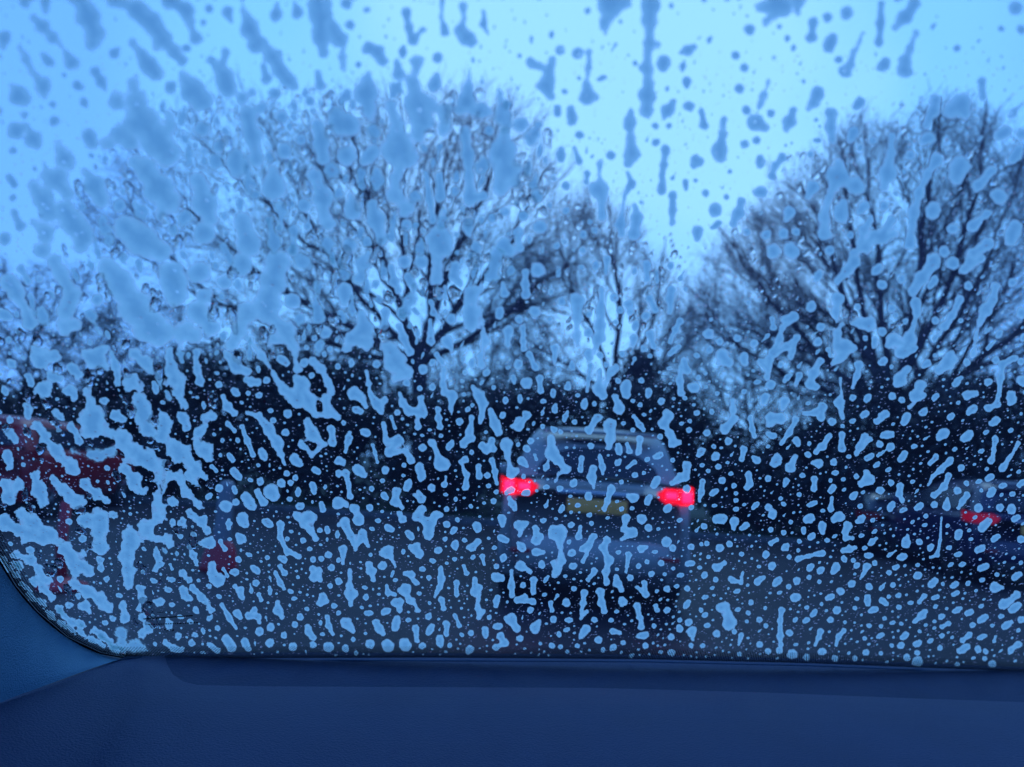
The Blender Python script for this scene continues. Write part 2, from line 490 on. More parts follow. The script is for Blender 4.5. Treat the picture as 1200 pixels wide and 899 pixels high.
# dense dark evergreens and bushes
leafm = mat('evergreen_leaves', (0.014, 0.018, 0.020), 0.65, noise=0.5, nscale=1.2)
def leafy(name, label, px, py_top, Y, wpx, seed, cat='bush', group=None):
    rs = np.random.default_rng(seed)
    top = at_dist(px, py_top, Y); H = top.z; W = wpx / FOC * Y / 2
    root = empty(name, (top.x, Y, 0)); tag(root, label, cat, group)
    m = MB()
    for k in range(5):
        an = rs.uniform(0, 2 * PI); q = (math.cos(an) * W * 0.4, math.sin(an) * 0.6, H * rs.uniform(0.55, 0.85))
        m.tube([(0.1 * math.cos(an), 0.1 * math.sin(an), 0), (q[0] * .5, q[1] * .5, q[2] * .5), q], [0.09, 0.06, 0.02], 6)
    m.build('trunk', bark, root)
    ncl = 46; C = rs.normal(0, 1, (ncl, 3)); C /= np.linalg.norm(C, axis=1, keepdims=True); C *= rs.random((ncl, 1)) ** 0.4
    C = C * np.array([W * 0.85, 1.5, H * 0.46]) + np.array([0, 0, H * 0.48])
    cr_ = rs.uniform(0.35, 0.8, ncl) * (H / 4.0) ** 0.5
    nl = 260
    ci = np.repeat(np.arange(ncl), nl)
    d = rs.normal(0, 1, (len(ci), 3)); d /= np.linalg.norm(d, axis=1, keepdims=True)
    p = C[ci] + d * (cr_[ci] * rs.uniform(0.55, 1.08, len(ci)))[:, None]
    p[:, 2] = np.maximum(p[:, 2], 0.05)
    u = rs.normal(0, 1, p.shape); u /= np.linalg.norm(u, axis=1, keepdims=True)
    w_ = np.cross(u, d); w_ /= np.maximum(np.linalg.norm(w_, axis=1, keepdims=True), 1e-6)
    s = rs.uniform(0.05, 0.11, len(ci))[:, None]
    V = np.stack([p - u * s, p + w_ * s * .5, p + u * s, p - w_ * s * .5], 1).reshape(-1, 3)
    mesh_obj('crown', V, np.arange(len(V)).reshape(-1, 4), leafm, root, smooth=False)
    return root
BUSH = [(25, 445, 17.5, 190, 'dark evergreen bush at the left edge behind the red car'),
 (160, 440, 17.0, 190, 'dark evergreen bush low between the red car and the tall bush'),
 (285, 392, 18.5, 210, 'tallest dark evergreen left of the broad tree fork'),
 (415, 408, 19.0, 190, 'dark evergreen bush right under the broad tree fork, on its left'),
 (530, 428, 18.2, 190, 'dark evergreen bush just left of the silver car roof'),
 (645, 434, 19.0, 180, 'dark evergreen bush behind the left half of the silver car'),
 (765, 458, 18.5, 170, 'dark evergreen bush behind the right half of the silver car'),
 (870, 492, 18.0, 170, 'low dark evergreen bush just right of the silver car'),
 (965, 482, 17.5, 160, 'dark evergreen bush left of the many-stemmed tree foot'),
 (1060, 415, 17.0, 190, 'tall dark evergreen at the foot of the many-stemmed tree'),
 (1165, 420, 17.5, 210, 'dark evergreen bush at the right edge'),
 (758, 392, 24, 125, 'dark evergreen farther back, above the right half of the silver car roof'),
 (210, 418, 18.2, 120, 'dark evergreen just left of the tallest one'),
 (350, 404, 18.8, 110, 'dark evergreen just right of the tallest one'),
 (1110, 432, 16.8, 120, 'low dark evergreen before the many-stemmed tree, right of its stems')]
for i, (px, py, Y, w_, lb) in enumerate(BUSH):
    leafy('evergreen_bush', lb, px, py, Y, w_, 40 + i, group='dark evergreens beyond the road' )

# ------------------------------------------------------------------ cars
tyre_m = mat('tyre_rubber', (0.012, 0.012, 0.013), 0.8, noise=0.2, nscale=20)
rim_m = mat('wheel_alloy', (0.25, 0.26, 0.28), 0.35, metal=0.8)
trim_m = mat('black_plastic', (0.012, 0.012, 0.014), 0.5, noise=0.2, nscale=8)
glass_m = mat('tinted_glass', (0.035, 0.037, 0.050), 0.14, spec=0.35, noise=0.1, nscale=3)
plate_m = mat('yellow_plate', (1.0, 0.42, 0.09), 0.5, noise=0.08, nscale=10)
lamp_on = emit('tail_lamp_lit', (1.0, 0.001, 0.014), 0.8)
lamp_hot = emit('brake_bulb_lit', (1.0, 0.004, 0.03), 9.0)
lamp_off = mat('red_reflector', (0.35, 0.01, 0.015), 0.25)
chrome_m = mat('dull_chrome', (0.45, 0.5, 0.55), 0.25, metal=0.9)

def loft(st, prof):
    rows = []
    for s in st: rows.append(prof(*s))
    return rows
def sym(half):                                       # half profile bottom->top centre, mirrored
    return [(-x, y, z) for (x, y, z) in half] + [(x, y, z) for (x, y, z) in reversed(half)]

def make_car(label, loc, rz, paint, group, Lc=4.35, Wc=1.80, Hc=1.60, lamps=(lamp_on, lamp_hot), third=False):
    root = empty('car', loc, rz); tag(root, label, 'car', group)
    w = Wc / 2; sh = Hc * 0.69
    def lp(y, ww, zb, zs):
        return sym([(ww * .80, y, zb), (ww * .96, y, zb + .05), (ww * .99, y, zb + .22), (ww, y, (zb + zs) / 2 + .05), (ww * .985, y, zs - .12), (ww * .93, y, zs - .02), (ww * .6, y, zs + .015), (0.001, y, zs + .025)])
    st = [(0.00, w * .86, .34, sh - .10), (0.03, w * .93, .31, sh - .04), (0.12, w * .98, .27, sh), (0.5, w, .24, sh + .01), (1.3, w, .22, sh), (2.3, w, .22, sh - .02), (3.1, w, .22, sh - .05), (3.7, w * .98, .24, sh - .12), (4.1, w * .92, .27, sh - .22), (Lc - .05, w * .82, .32, sh - .34), (Lc, w * .70, .38, sh - .42)]
    m = MB(); rows = loft(st, lp); m.grid(rows)
    k = len(rows[0])
    m.f.append(tuple(range(k))); m.f.append(tuple(range((len(rows) - 1) * k, len(rows) * k))[::-1])
    m.build('body', paint, root)
    def cp(y, wb, wt, zb, zt):
        return sym([(wb, y, zb), (wb * .6 + wt * .4, y, zb + (zt - zb) * .45), (wt * 1.02, y, zb + (zt - zb) * .85), (wt * .92, y, zt - .015), (wt * .5, y, zt + .012), (0.001, y, zt + .02)])
    cs = [(0.10, w * .86, w * .84, sh - .02, sh + .03), (0.20, w * .88, w * .74, sh - .02, Hc - .20), (0.32, w * .89, w * .70, sh - .02, Hc - .05), (0.8, w * .90, w * .70, sh - .02, Hc), (1.8, w * .90, w * .70, sh - .02, Hc - .01), (2.4, w * .90, w * .68, sh - .03, Hc - .09), (3.25, w * .86, w * .80, sh - .06, sh + .0)]
    m = MB(); rows = loft(cs, cp); m.grid(rows); m.build('cabin', paint, root)
    # rear window, proud of the tailgate
    rwp = []
    for i in range(7):
        t = i / 6; z = sh + .05 + (Hc - .12 - sh - .05) * t
        yy = 0.115 + 0.10 * t + 0.06 * t * t - 0.035
        hw = w * (.80 - .16 * t)
        rwp.append([(x * hw, yy + .05 * (abs(x) ** 3), z - .015 * abs(x) ** 2) for x in np.linspace(-1, 1, 11)])
    rows2 = [[(x, y + .03, z) for (x, y, z) in r_] for r_ in rwp]
    m = MB(); m.grid(rwp); m.grid(rows2[::-1])
    rw = m.build('rear_window', glass_m, root)
    m = MB(); m.tube([(0.0, .09, sh + .06), (-.22, .10, sh + .10), (-.42, .115, sh + .13)], .010, 5); m.build('wiper', trim_m, rw)
    for s in (-1, 1):
        m = MB()
        rows = []
        for (z0, fr) in ((sh + .02, 0), (Hc - .14, 1)):
            ww = (w * .905 if fr == 0 else w * .755) + .012
            rows.append([(s * ww, y, z0 - (0 if fr == 0 else max(0, y - 2.0) * .12)) for y in ((.45, 1.3, 2.2, 3.0) if fr == 0 else (.5, 1.3, 2.0, 2.35))])
        inner = [[(x - s * .03, y, z) for (x, y, z) in r_] for r_ in rows]
        m.grid(rows); m.grid(inner[::-1]); m.build('side_window', glass_m, root)
        m = MB(); m.box((s * (w + .09), 2.75, sh + .06), (.09, .05, .07), .03); m.build('mirror', paint, root)
        # tail lamp wrapping the corner
        m = MB(); g = []
        for z, inn in ((sh - .155, .27), (sh - .11, .33), (sh - .06, .35), (sh - .015, .26)):
            g.append([(s * (w - inn), -.012, z), (s * (w - .16), -.012, z), (s * (w - .05), .035, z), (s * (w + .006), .13, z + .01), (s * (w + .010), .30, z + .03)])
        m.grid(g); back = [[(x - s * .01, y + .05, z) for (x, y, z) in r_] for r_ in g]; m.grid(back[::-1])
        tl = m.build('tail_lamp', lamps[0], root)
        if lamps[1]:
            m = MB(); m.box((s * (w - .08), -.012, sh - .082), (.045, .012, .048), .01); m.box((s * (w - .22), -.016, sh - .075), (.05, .010, .028), .008); m.build('brake_bulb', lamps[1], tl)
        m = MB(); m.box((s * (w - .22), -.035, .50), (.09, .008, .018), .004); m.build('reflector', lamp_off, root)
        for yw in (.80, Lc - .85):
            wr = empty('wheel', (s * (w - .11), yw, .33)); wr.parent = root
            m = MB(); m.lathe([(.20, -.10), (.30, -.11), (.33, -.07), (.33, .07), (.30, .11), (.20, .10), (.20, -.10)], (0, 0, 0), 'X', 28); m.build('tyre', tyre_m, wr)
            m = MB(); m.lathe([(.001, .06), (.06, .09), (.08, .06), (.19, .08), (.20, .05), (.20, -.05), (.001, -.05)], (0, 0, 0), 'X', 20)
            for kk in range(5):
                aa = kk * 2 * PI / 5; m.tube([(.085, 0, 0), (.09, math.cos(aa) * .19, math.sin(aa) * .19)], .022, 5)
            m.build('rim', rim_m, wr)
    m = MB(); g = []
    for z, o in ((.26, .02), (.30, -.035), (.46, -.055), (.60, -.045), (.64, -.01)):
        g.append([(x * (w * .99), o + .16 * abs(x) ** 6 + .02 * x * x, z) for x in np.linspace(-1, 1, 15)])
    m.grid(g); m.build('bumper', paint, root)
    m = MB(); m.box((0, .0, .29), (w * .72, .045, .075), .02); m.build('lower_valance', trim_m, root)
    m = MB(); m.box((0, -.028, sh - .215), (.27, .006, .062), .003); pl = m.build('number_plate', plate_m, root)
    m = MB(); m.box((0, -.010, sh - .10), (w * .42, .02, .022), .008); m.build('boot_handle', chrome_m, root)
    m = MB(); m.box((0, .20, Hc - .055), (w * .60, .07, .018), .01); m.build('spoiler', paint, root)
    if third:
        m = MB(); m.box((0, .128, Hc - .055), (.12, .004, .010)); m.build('brake_strip', lamps[0], root)
    m = MB(); m.tube([(.45, -.02, .26), (.45, .25, .26)], .03, 10); m.build('exhaust', chrome_m, root)
    m = MB(); m.box((0, Lc / 2, .26), (w * .78, Lc * .44, .05)); m.build('underbody', trim_m, root)
    return root
silver = mat('silver_blue_paint', (0.31, 0.32, 0.30), 0.42, noise=0.05, nscale=2, metal=0.35, coat=0.4)
red = mat('red_paint', (0.36, 0.010, 0.02), 0.4, noise=0.05, nscale=2, coat=0.4)
darkp = mat('dark_navy_paint', (0.014, 0.014, 0.06), 0.28, noise=0.05, nscale=2, coat=0.5)
p = on_ground(693, 717)
CARS = 'cars outside the windscreen'
make_car('silver-blue car ahead with both red brake lamps lit and a yellow plate', (p.x, p.y, 0), R(-3), silver, CARS, Hc=1.66, Wc=1.77)
p = on_ground(-10, 610)
make_car('red car seen from behind, half past the left edge', (p.x - .5, p.y, 0), R(6), red, CARS, Wc=1.75, Hc=1.5, lamps=(lamp_off, None))
p = on_ground(1222, 694)
dim = emit('dim_red_lamp', (0.7, 0.006, 0.03), 0.24)
make_car('dark navy car at the right edge with a dim red tail lamp', (p.x, p.y, 0), R(-10), darkp, CARS, Wc=1.75, Hc=1.48, lamps=(dim, None))

p = on_ground(1066, 655)
make_car('dark grey car farther off, between the silver car and the navy car', (p.x, p.y, 0), R(-8), mat('dark_grey_paint', (0.03, 0.035, 0.045), 0.25, noise=0.05, nscale=2, coat=0.6), CARS, Wc=1.7, Hc=1.2, lamps=(lamp_off, None))

# bollard and a bent red pole beside the road
bol_m = mat('grey_plastic', (0.20, 0.22, 0.24), 0.5, noise=0.1, nscale=5)
bred = mat('bollard_red', (0.42, 0.015, 0.03), 0.45, noise=0.1, nscale=5)
p = on_ground(256, 668)
r_ = empty('bollard', (p.x, p.y, 0)); tag(r_, 'pale grey bollard with a red foot left of the silver car', 'bollard')
m = MB(); m.lathe([(.085, .26), (.08, .80), (.075, .86), (.05, .90), (.001, .91)], (0, 0, 0), n=20); m.build('post', bol_m, r_)
m = MB(); m.lathe([(.001, 0), (.19, 0), (.18, .05), (.15, .20), (.10, .29), (.086, .30)], (0, 0, 0), n=20); m.build('base', bred, r_)
p = on_ground(72, 690)
r_ = empty('barrier_post', (p.x, p.y, 0)); tag(r_, 'leaning red barrier post near the lower left of the glass', 'post')
q = at_dist(78, 588, p.y) - Vector((p.x, p.y, 0))
m = MB(); m.tube([(0, 0, .04), (q.x * .4 - .03, 0, q.z * .5), (q.x, 0, q.z)], .042, 10); m.build('pole', bred, r_)
m = MB(); m.lathe([(.001, 0), (.20, 0), (.19, .04), (.07, .07), (.05, .10)], (0, 0, 0), n=18); m.build('foot', bred, r_)

# ------------------------------------------------------------------ our own car: windscreen, dashboard, pillar
ZB = CAM.z - 0.185
def on_z(px, py, z):
    d = ray(px, py); return CAM + d * ((z - CAM.z) / d.z)
B1, B2 = on_z(150, 766, ZB), on_z(1200, 784, ZB)
bx = (B2 - B1); bx.z = 0; bx.normalize()                      # along the base of the glass
bf = Vector((-bx.y, bx.x, 0))
if bf.y < 0: bf = -bf                                          # forward, level
SL = R(34)
up = (-bf * math.cos(SL) + Vector((0, 0, 1)) * math.sin(SL)).normalized()   # up along the glass, back over us
gn = bx.cross(up)
if gn.z < 0: gn = -gn                                          # outward normal
GLASS_OUT = 0.0025
def on_glass(px, py, off=0.0):
    d = ray(px, py); P0 = B1 + gn * off
    return CAM + d * ((P0 - CAM).dot(gn) / d.dot(gn))
car_in = empty('own_car', tuple(B1)); 
tag(car_in, 'inside front of our own car: dark dashboard, pillar trim and windscreen', 'car')
def loc(P): return P - B1
wg = bpy.data.materials.new('windscreen_glass'); wg.use_nodes = True
t = wg.node_tree; t.nodes.clear()
o_ = N(t, 'ShaderNodeOutputMaterial'); mxs = N(t, 'ShaderNodeMixShader'); tr = N(t, 'ShaderNodeBsdfTransparent'); gl = N(t, 'ShaderNodeBsdfGlossy')
tr.inputs['Color'].default_value = (0.965, 0.985, 0.99, 1)
gl.inputs['Roughness'].default_value = 0.02; mxs.inputs['Fac'].default_value = 0.012
fl = N(t, 'ShaderNodeBsdfTranslucent'); fl.inputs['Color'].default_value = (0.50, 0.46, 0.78, 1)    # faint haze veil painted into the glass to lift the darks
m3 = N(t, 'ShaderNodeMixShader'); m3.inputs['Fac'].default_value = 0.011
tcf = N(t, 'ShaderNodeTexCoord'); sxf = N(t, 'ShaderNodeSeparateXYZ'); t.links.new(tcf.outputs['Object'], sxf.inputs['Vector'])   # painted haze, stronger higher up to soften the trees behind
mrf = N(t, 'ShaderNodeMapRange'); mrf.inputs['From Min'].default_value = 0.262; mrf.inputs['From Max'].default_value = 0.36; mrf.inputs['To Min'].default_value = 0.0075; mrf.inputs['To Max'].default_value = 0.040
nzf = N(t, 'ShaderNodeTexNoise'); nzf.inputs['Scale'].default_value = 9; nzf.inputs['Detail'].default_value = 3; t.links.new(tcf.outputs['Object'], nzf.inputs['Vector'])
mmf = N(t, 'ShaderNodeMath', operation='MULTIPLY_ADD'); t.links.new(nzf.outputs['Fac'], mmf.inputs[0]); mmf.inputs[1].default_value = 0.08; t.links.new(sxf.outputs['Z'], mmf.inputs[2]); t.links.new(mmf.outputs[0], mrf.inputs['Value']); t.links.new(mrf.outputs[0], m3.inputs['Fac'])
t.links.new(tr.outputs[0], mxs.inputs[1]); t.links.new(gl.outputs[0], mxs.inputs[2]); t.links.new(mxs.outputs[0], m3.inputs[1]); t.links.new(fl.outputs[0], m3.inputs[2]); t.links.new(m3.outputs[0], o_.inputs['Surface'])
pill = [(195, 767), (150, 768), (120, 762), (80, 742), (45, 712), (20, 682), (0, 648), (-60, 545), (-140, 410), (-260, 200), (-380, -20), (-520, -300)]
G0 = [on_glass(px, py) for px, py in pill]
right = [on_glass(1700, -500), on_glass(1700, 800)]
edge = G0 + right
edge.append(on_glass(1200, 784))
fr_ = [loc(P + gn * GLASS_OUT) for P in edge]; bk_ = [loc(P - gn * GLASS_OUT) for P in edge]
k = len(edge)
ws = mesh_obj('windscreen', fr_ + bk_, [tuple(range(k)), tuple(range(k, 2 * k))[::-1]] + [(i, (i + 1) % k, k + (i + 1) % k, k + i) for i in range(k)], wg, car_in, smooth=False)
# black printed dots round the edge, on the inner face
frit = mat('black_ceramic_print', (0.004, 0.003, 0.006), 0.9, spec=0.05, noise=0.2, nscale=50)
def polyline(P, stp):
    out = []; acc = 0.0
    for a_, b_ in zip(P[:-1], P[1:]):
        ln = (b_ - a_).length; s = acc
        while s < ln:
            out.append((a_.lerp(b_, s / ln), (b_ - a_).normalized())); s += stp
        acc = s - ln
    return out
fd = MB()
def dots(P, rows, pitch, inward, band):
    for row in range(rows):
        r0 = pitch * (0.54 - 0.30 * row / rows)
        for i, (q, d) in enumerate(polyline(P, pitch)):
            n_ = gn.cross(d).normalized()
            if n_.dot(inward) < 0: n_ = -n_
            c_ = q + n_ * (band + (row + .5) * pitch * .87) + d * (pitch * .5 * (row % 2)) - gn * (GLASS_OUT + .0004)
            e1 = d * r0; e2 = n_ * r0
            fd.add([loc(c_ + e1 * math.cos(x) + e2 * math.sin(x)) for x in np.arange(6) * PI / 3], [(0, 1, 2, 3, 4, 5)])
inw = up + bx * 0.6
rev = [on_glass(px, py) for px, py in [(-60, 545), (-25, 608), (0, 648), (20, 682), (45, 712), (80, 742), (120, 761), (160, 768)]]
dots(rev, 6, 0.0021, up + bx, 0.0006)
dots([on_glass(px, py) for px, py in [(150, 768), (500, 767), (750, 769), (950, 774), (1200, 784), (1320, 790)]], 13, 0.0025, up, 0.0)
o = fd.build('printed_dots', frit, ws, smooth=False); o['kind'] = 'stuff'
m = MB()
for P_, wd in ((rev, .0002),):
    rows = [[], []]
    for i, q in enumerate(P_):
        d = (P_[min(i + 1, len(P_) - 1)] - P_[max(i - 1, 0)]).normalized(); n_ = gn.cross(d).normalized()
        if n_.dot(up + bx) < 0: n_ = -n_
        rows[0].append(loc(q - n_ * .004 - gn * (GLASS_OUT + .0006))); rows[1].append(loc(q + n_ * wd - gn * (GLASS_OUT + .0006)))
    m.grid(rows)
m.build('black_edge_band', frit, ws, smooth=False)
# small printed mark, two broken lines near the lower left corner
m = MB()
def dash(x0, y0, x1, y1, hw):
    a_, b_ = on_glass(x0, y0, -GLASS_OUT - .0005), on_glass(x1, y1, -GLASS_OUT - .0005)
    n_ = up * hw
    m.add([loc(a_ - n_), loc(b_ - n_), loc(b_ + n_), loc(a_ + n_)], [(0, 1, 2, 3)])
dash(168, 725.5, 226, 721.5, .0011)
x = 174
while x < 232:
    l_ = random.uniform(1.2, 3.2); dash(x, 732 - (x - 174) * .04, x + l_, 732 - (x + l_ - 174) * .04, .0012); x += l_ + 1.0
for k_ in range(9): dash(184 + k_ * 1.8, 717.5 + .5 * math.sin(k_), 185.2 + k_ * 1.8, 717.3, .0006)
for k_ in range(4): dash(192 + k_ * 3.2, 738 + (k_ % 2) * 1.5, 194.4 + k_ * 3.2, 738, .0012)
m.build('printed_mark', frit, ws, smooth=False)

# dashboard
dash_m = mat('dashboard_plastic', (0.0100, 0.028, 0.080), 0.62, noise=0.05, nscale=14, bump=0.35, bscale=700, spec=0.3)
rec_m = mat('defroster_panel', (0.009, 0.024, 0.066), 0.75, noise=0.06, nscale=30, bump=0.3, bscale=420, spec=0.25)
ZT = ZB + 0.0                        # pad level at the base of the glass
def dash_pt(px, py, dz=0.0): return on_z(px, py, ZT + dz)
# outline of the visible pad: far edge left of the recess, round the recess, to the right
far = [(-120, 905), (-60, 858), (0, 820), (60, 801), (110, 783), (150, 768), (175, 767.5), (193, 767.5), (196, 778), (203, 790), (215, 798), (232, 802), (300, 803.5), (500, 804.5), (700, 805.5), (900, 811), (1050, 817), (1250, 824), (1500, 836)]
rows = []
farP = [dash_pt(px, py) for px, py in far]
for kk in range(22):
    s = kk / 21
    row = []
    for i, P_ in enumerate(farP):
        side = (i / (len(farP) - 1) - .5)
        T = Vector((P_.x * 0.55 - 0.02, 0.16, P_.z))
        q = P_.lerp(T, s)
        q.z = P_.z - 0.0005 + 0.004 * math.sin(min(1, s * 6) * PI / 2) - 0.12 * s ** 1.8
        row.append(loc(q))
    rows.append(row)
m = MB(); m.grid(rows)
lip = [[q + Vector((0, 0, -.02)) for q in rows[0]], rows[0]]
m.grid(lip)
front = [rows[-1], [q + Vector((0, -.03, -.25)) for q in rows[-1]]]
m.grid(front)
pad = m.build('dashboard', dash_m, car_in)
recf = [(186, 766), (400, 766), (750, 768), (950, 773), (1200, 783), (1500, 797)]
ra = [loc(on_z(px, py - 1, ZB) + Vector((0, .003, -.0006))) for px, py in recf]
rb_px = [(196, 806), (400, 812), (750, 816), (950, 822), (1200, 834), (1500, 850)]
rb = [loc(on_z(px, py, ZB) + Vector((0, 0, -.006))) for px, py in rb_px]
mid_ = [a_.lerp(b_, .5) for a_, b_ in zip(ra, rb)]
m = MB(); m.grid([ra, mid_, rb]); m.build('defroster_panel', rec_m, car_in)
# seal along the foot of the glass
seal = [loc(on_glass(px, py) - gn * .004 - up * .001) for px, py in [(140, 769.5), (400, 768), (750, 770), (950, 775), (1200, 785), (1500, 799)]]
m = MB(); m.tube(seal, .0009, 6); m.build('glass_seal', mat('seal_rubber', (0.02, 0.055, 0.11), 0.7, noise=0.1, nscale=20), car_in)
# left pillar trim
pil_m = mat('pillar_trim_fabric', (0.095, 0.215, 0.305), 0.85, noise=0.06, nscale=25, bump=0.5, bscale=900, spec=0.2)
pa = [(168, 767), (150, 768), (120, 762.5), (80, 743), (45, 713), (20, 683), (0, 649), (-60, 546), (-140, 411), (-260, 201), (-380, -20), (-520, -300)]
pb = [(168, 769), (140, 772), (100, 786), (60, 801), (30, 812), (0, 822), (-40, 846), (-120, 905), (-220, 960), (-340, 1000), (-460, 1000), (-620, 900)]
rows = []
PA = [on_glass(px, py) - gn * .0045 for px, py in pa]
PBm = [on_z(px, py, ZB + .001) for px, py in pb]
for i in range(len(PBm)):
    if i > 6: PBm[i] = Vector((PBm[6].x - .05 * (i - 6), PBm[6].y - .11 * (i - 6), PBm[6].z + .055 * (i - 6)))
NR = 10
for kk in range(NR + 1):
    s = kk / NR
    row = []
    for a_, b_ in zip(PA, PBm):
        q = a_.lerp(b_, s); ln = (a_ - b_).length
        q = q + (CAM - q).normalized() * (ln * .16 * math.sin(PI * s) ** .8)
        row.append(loc(q))
    rows.append(row)
m = MB(); m.grid(rows); o = m.build('pillar_trim', pil_m, car_in)
so = o.modifiers.new('s', 'SUBSURF'); so.levels = 1; so.render_levels = 2

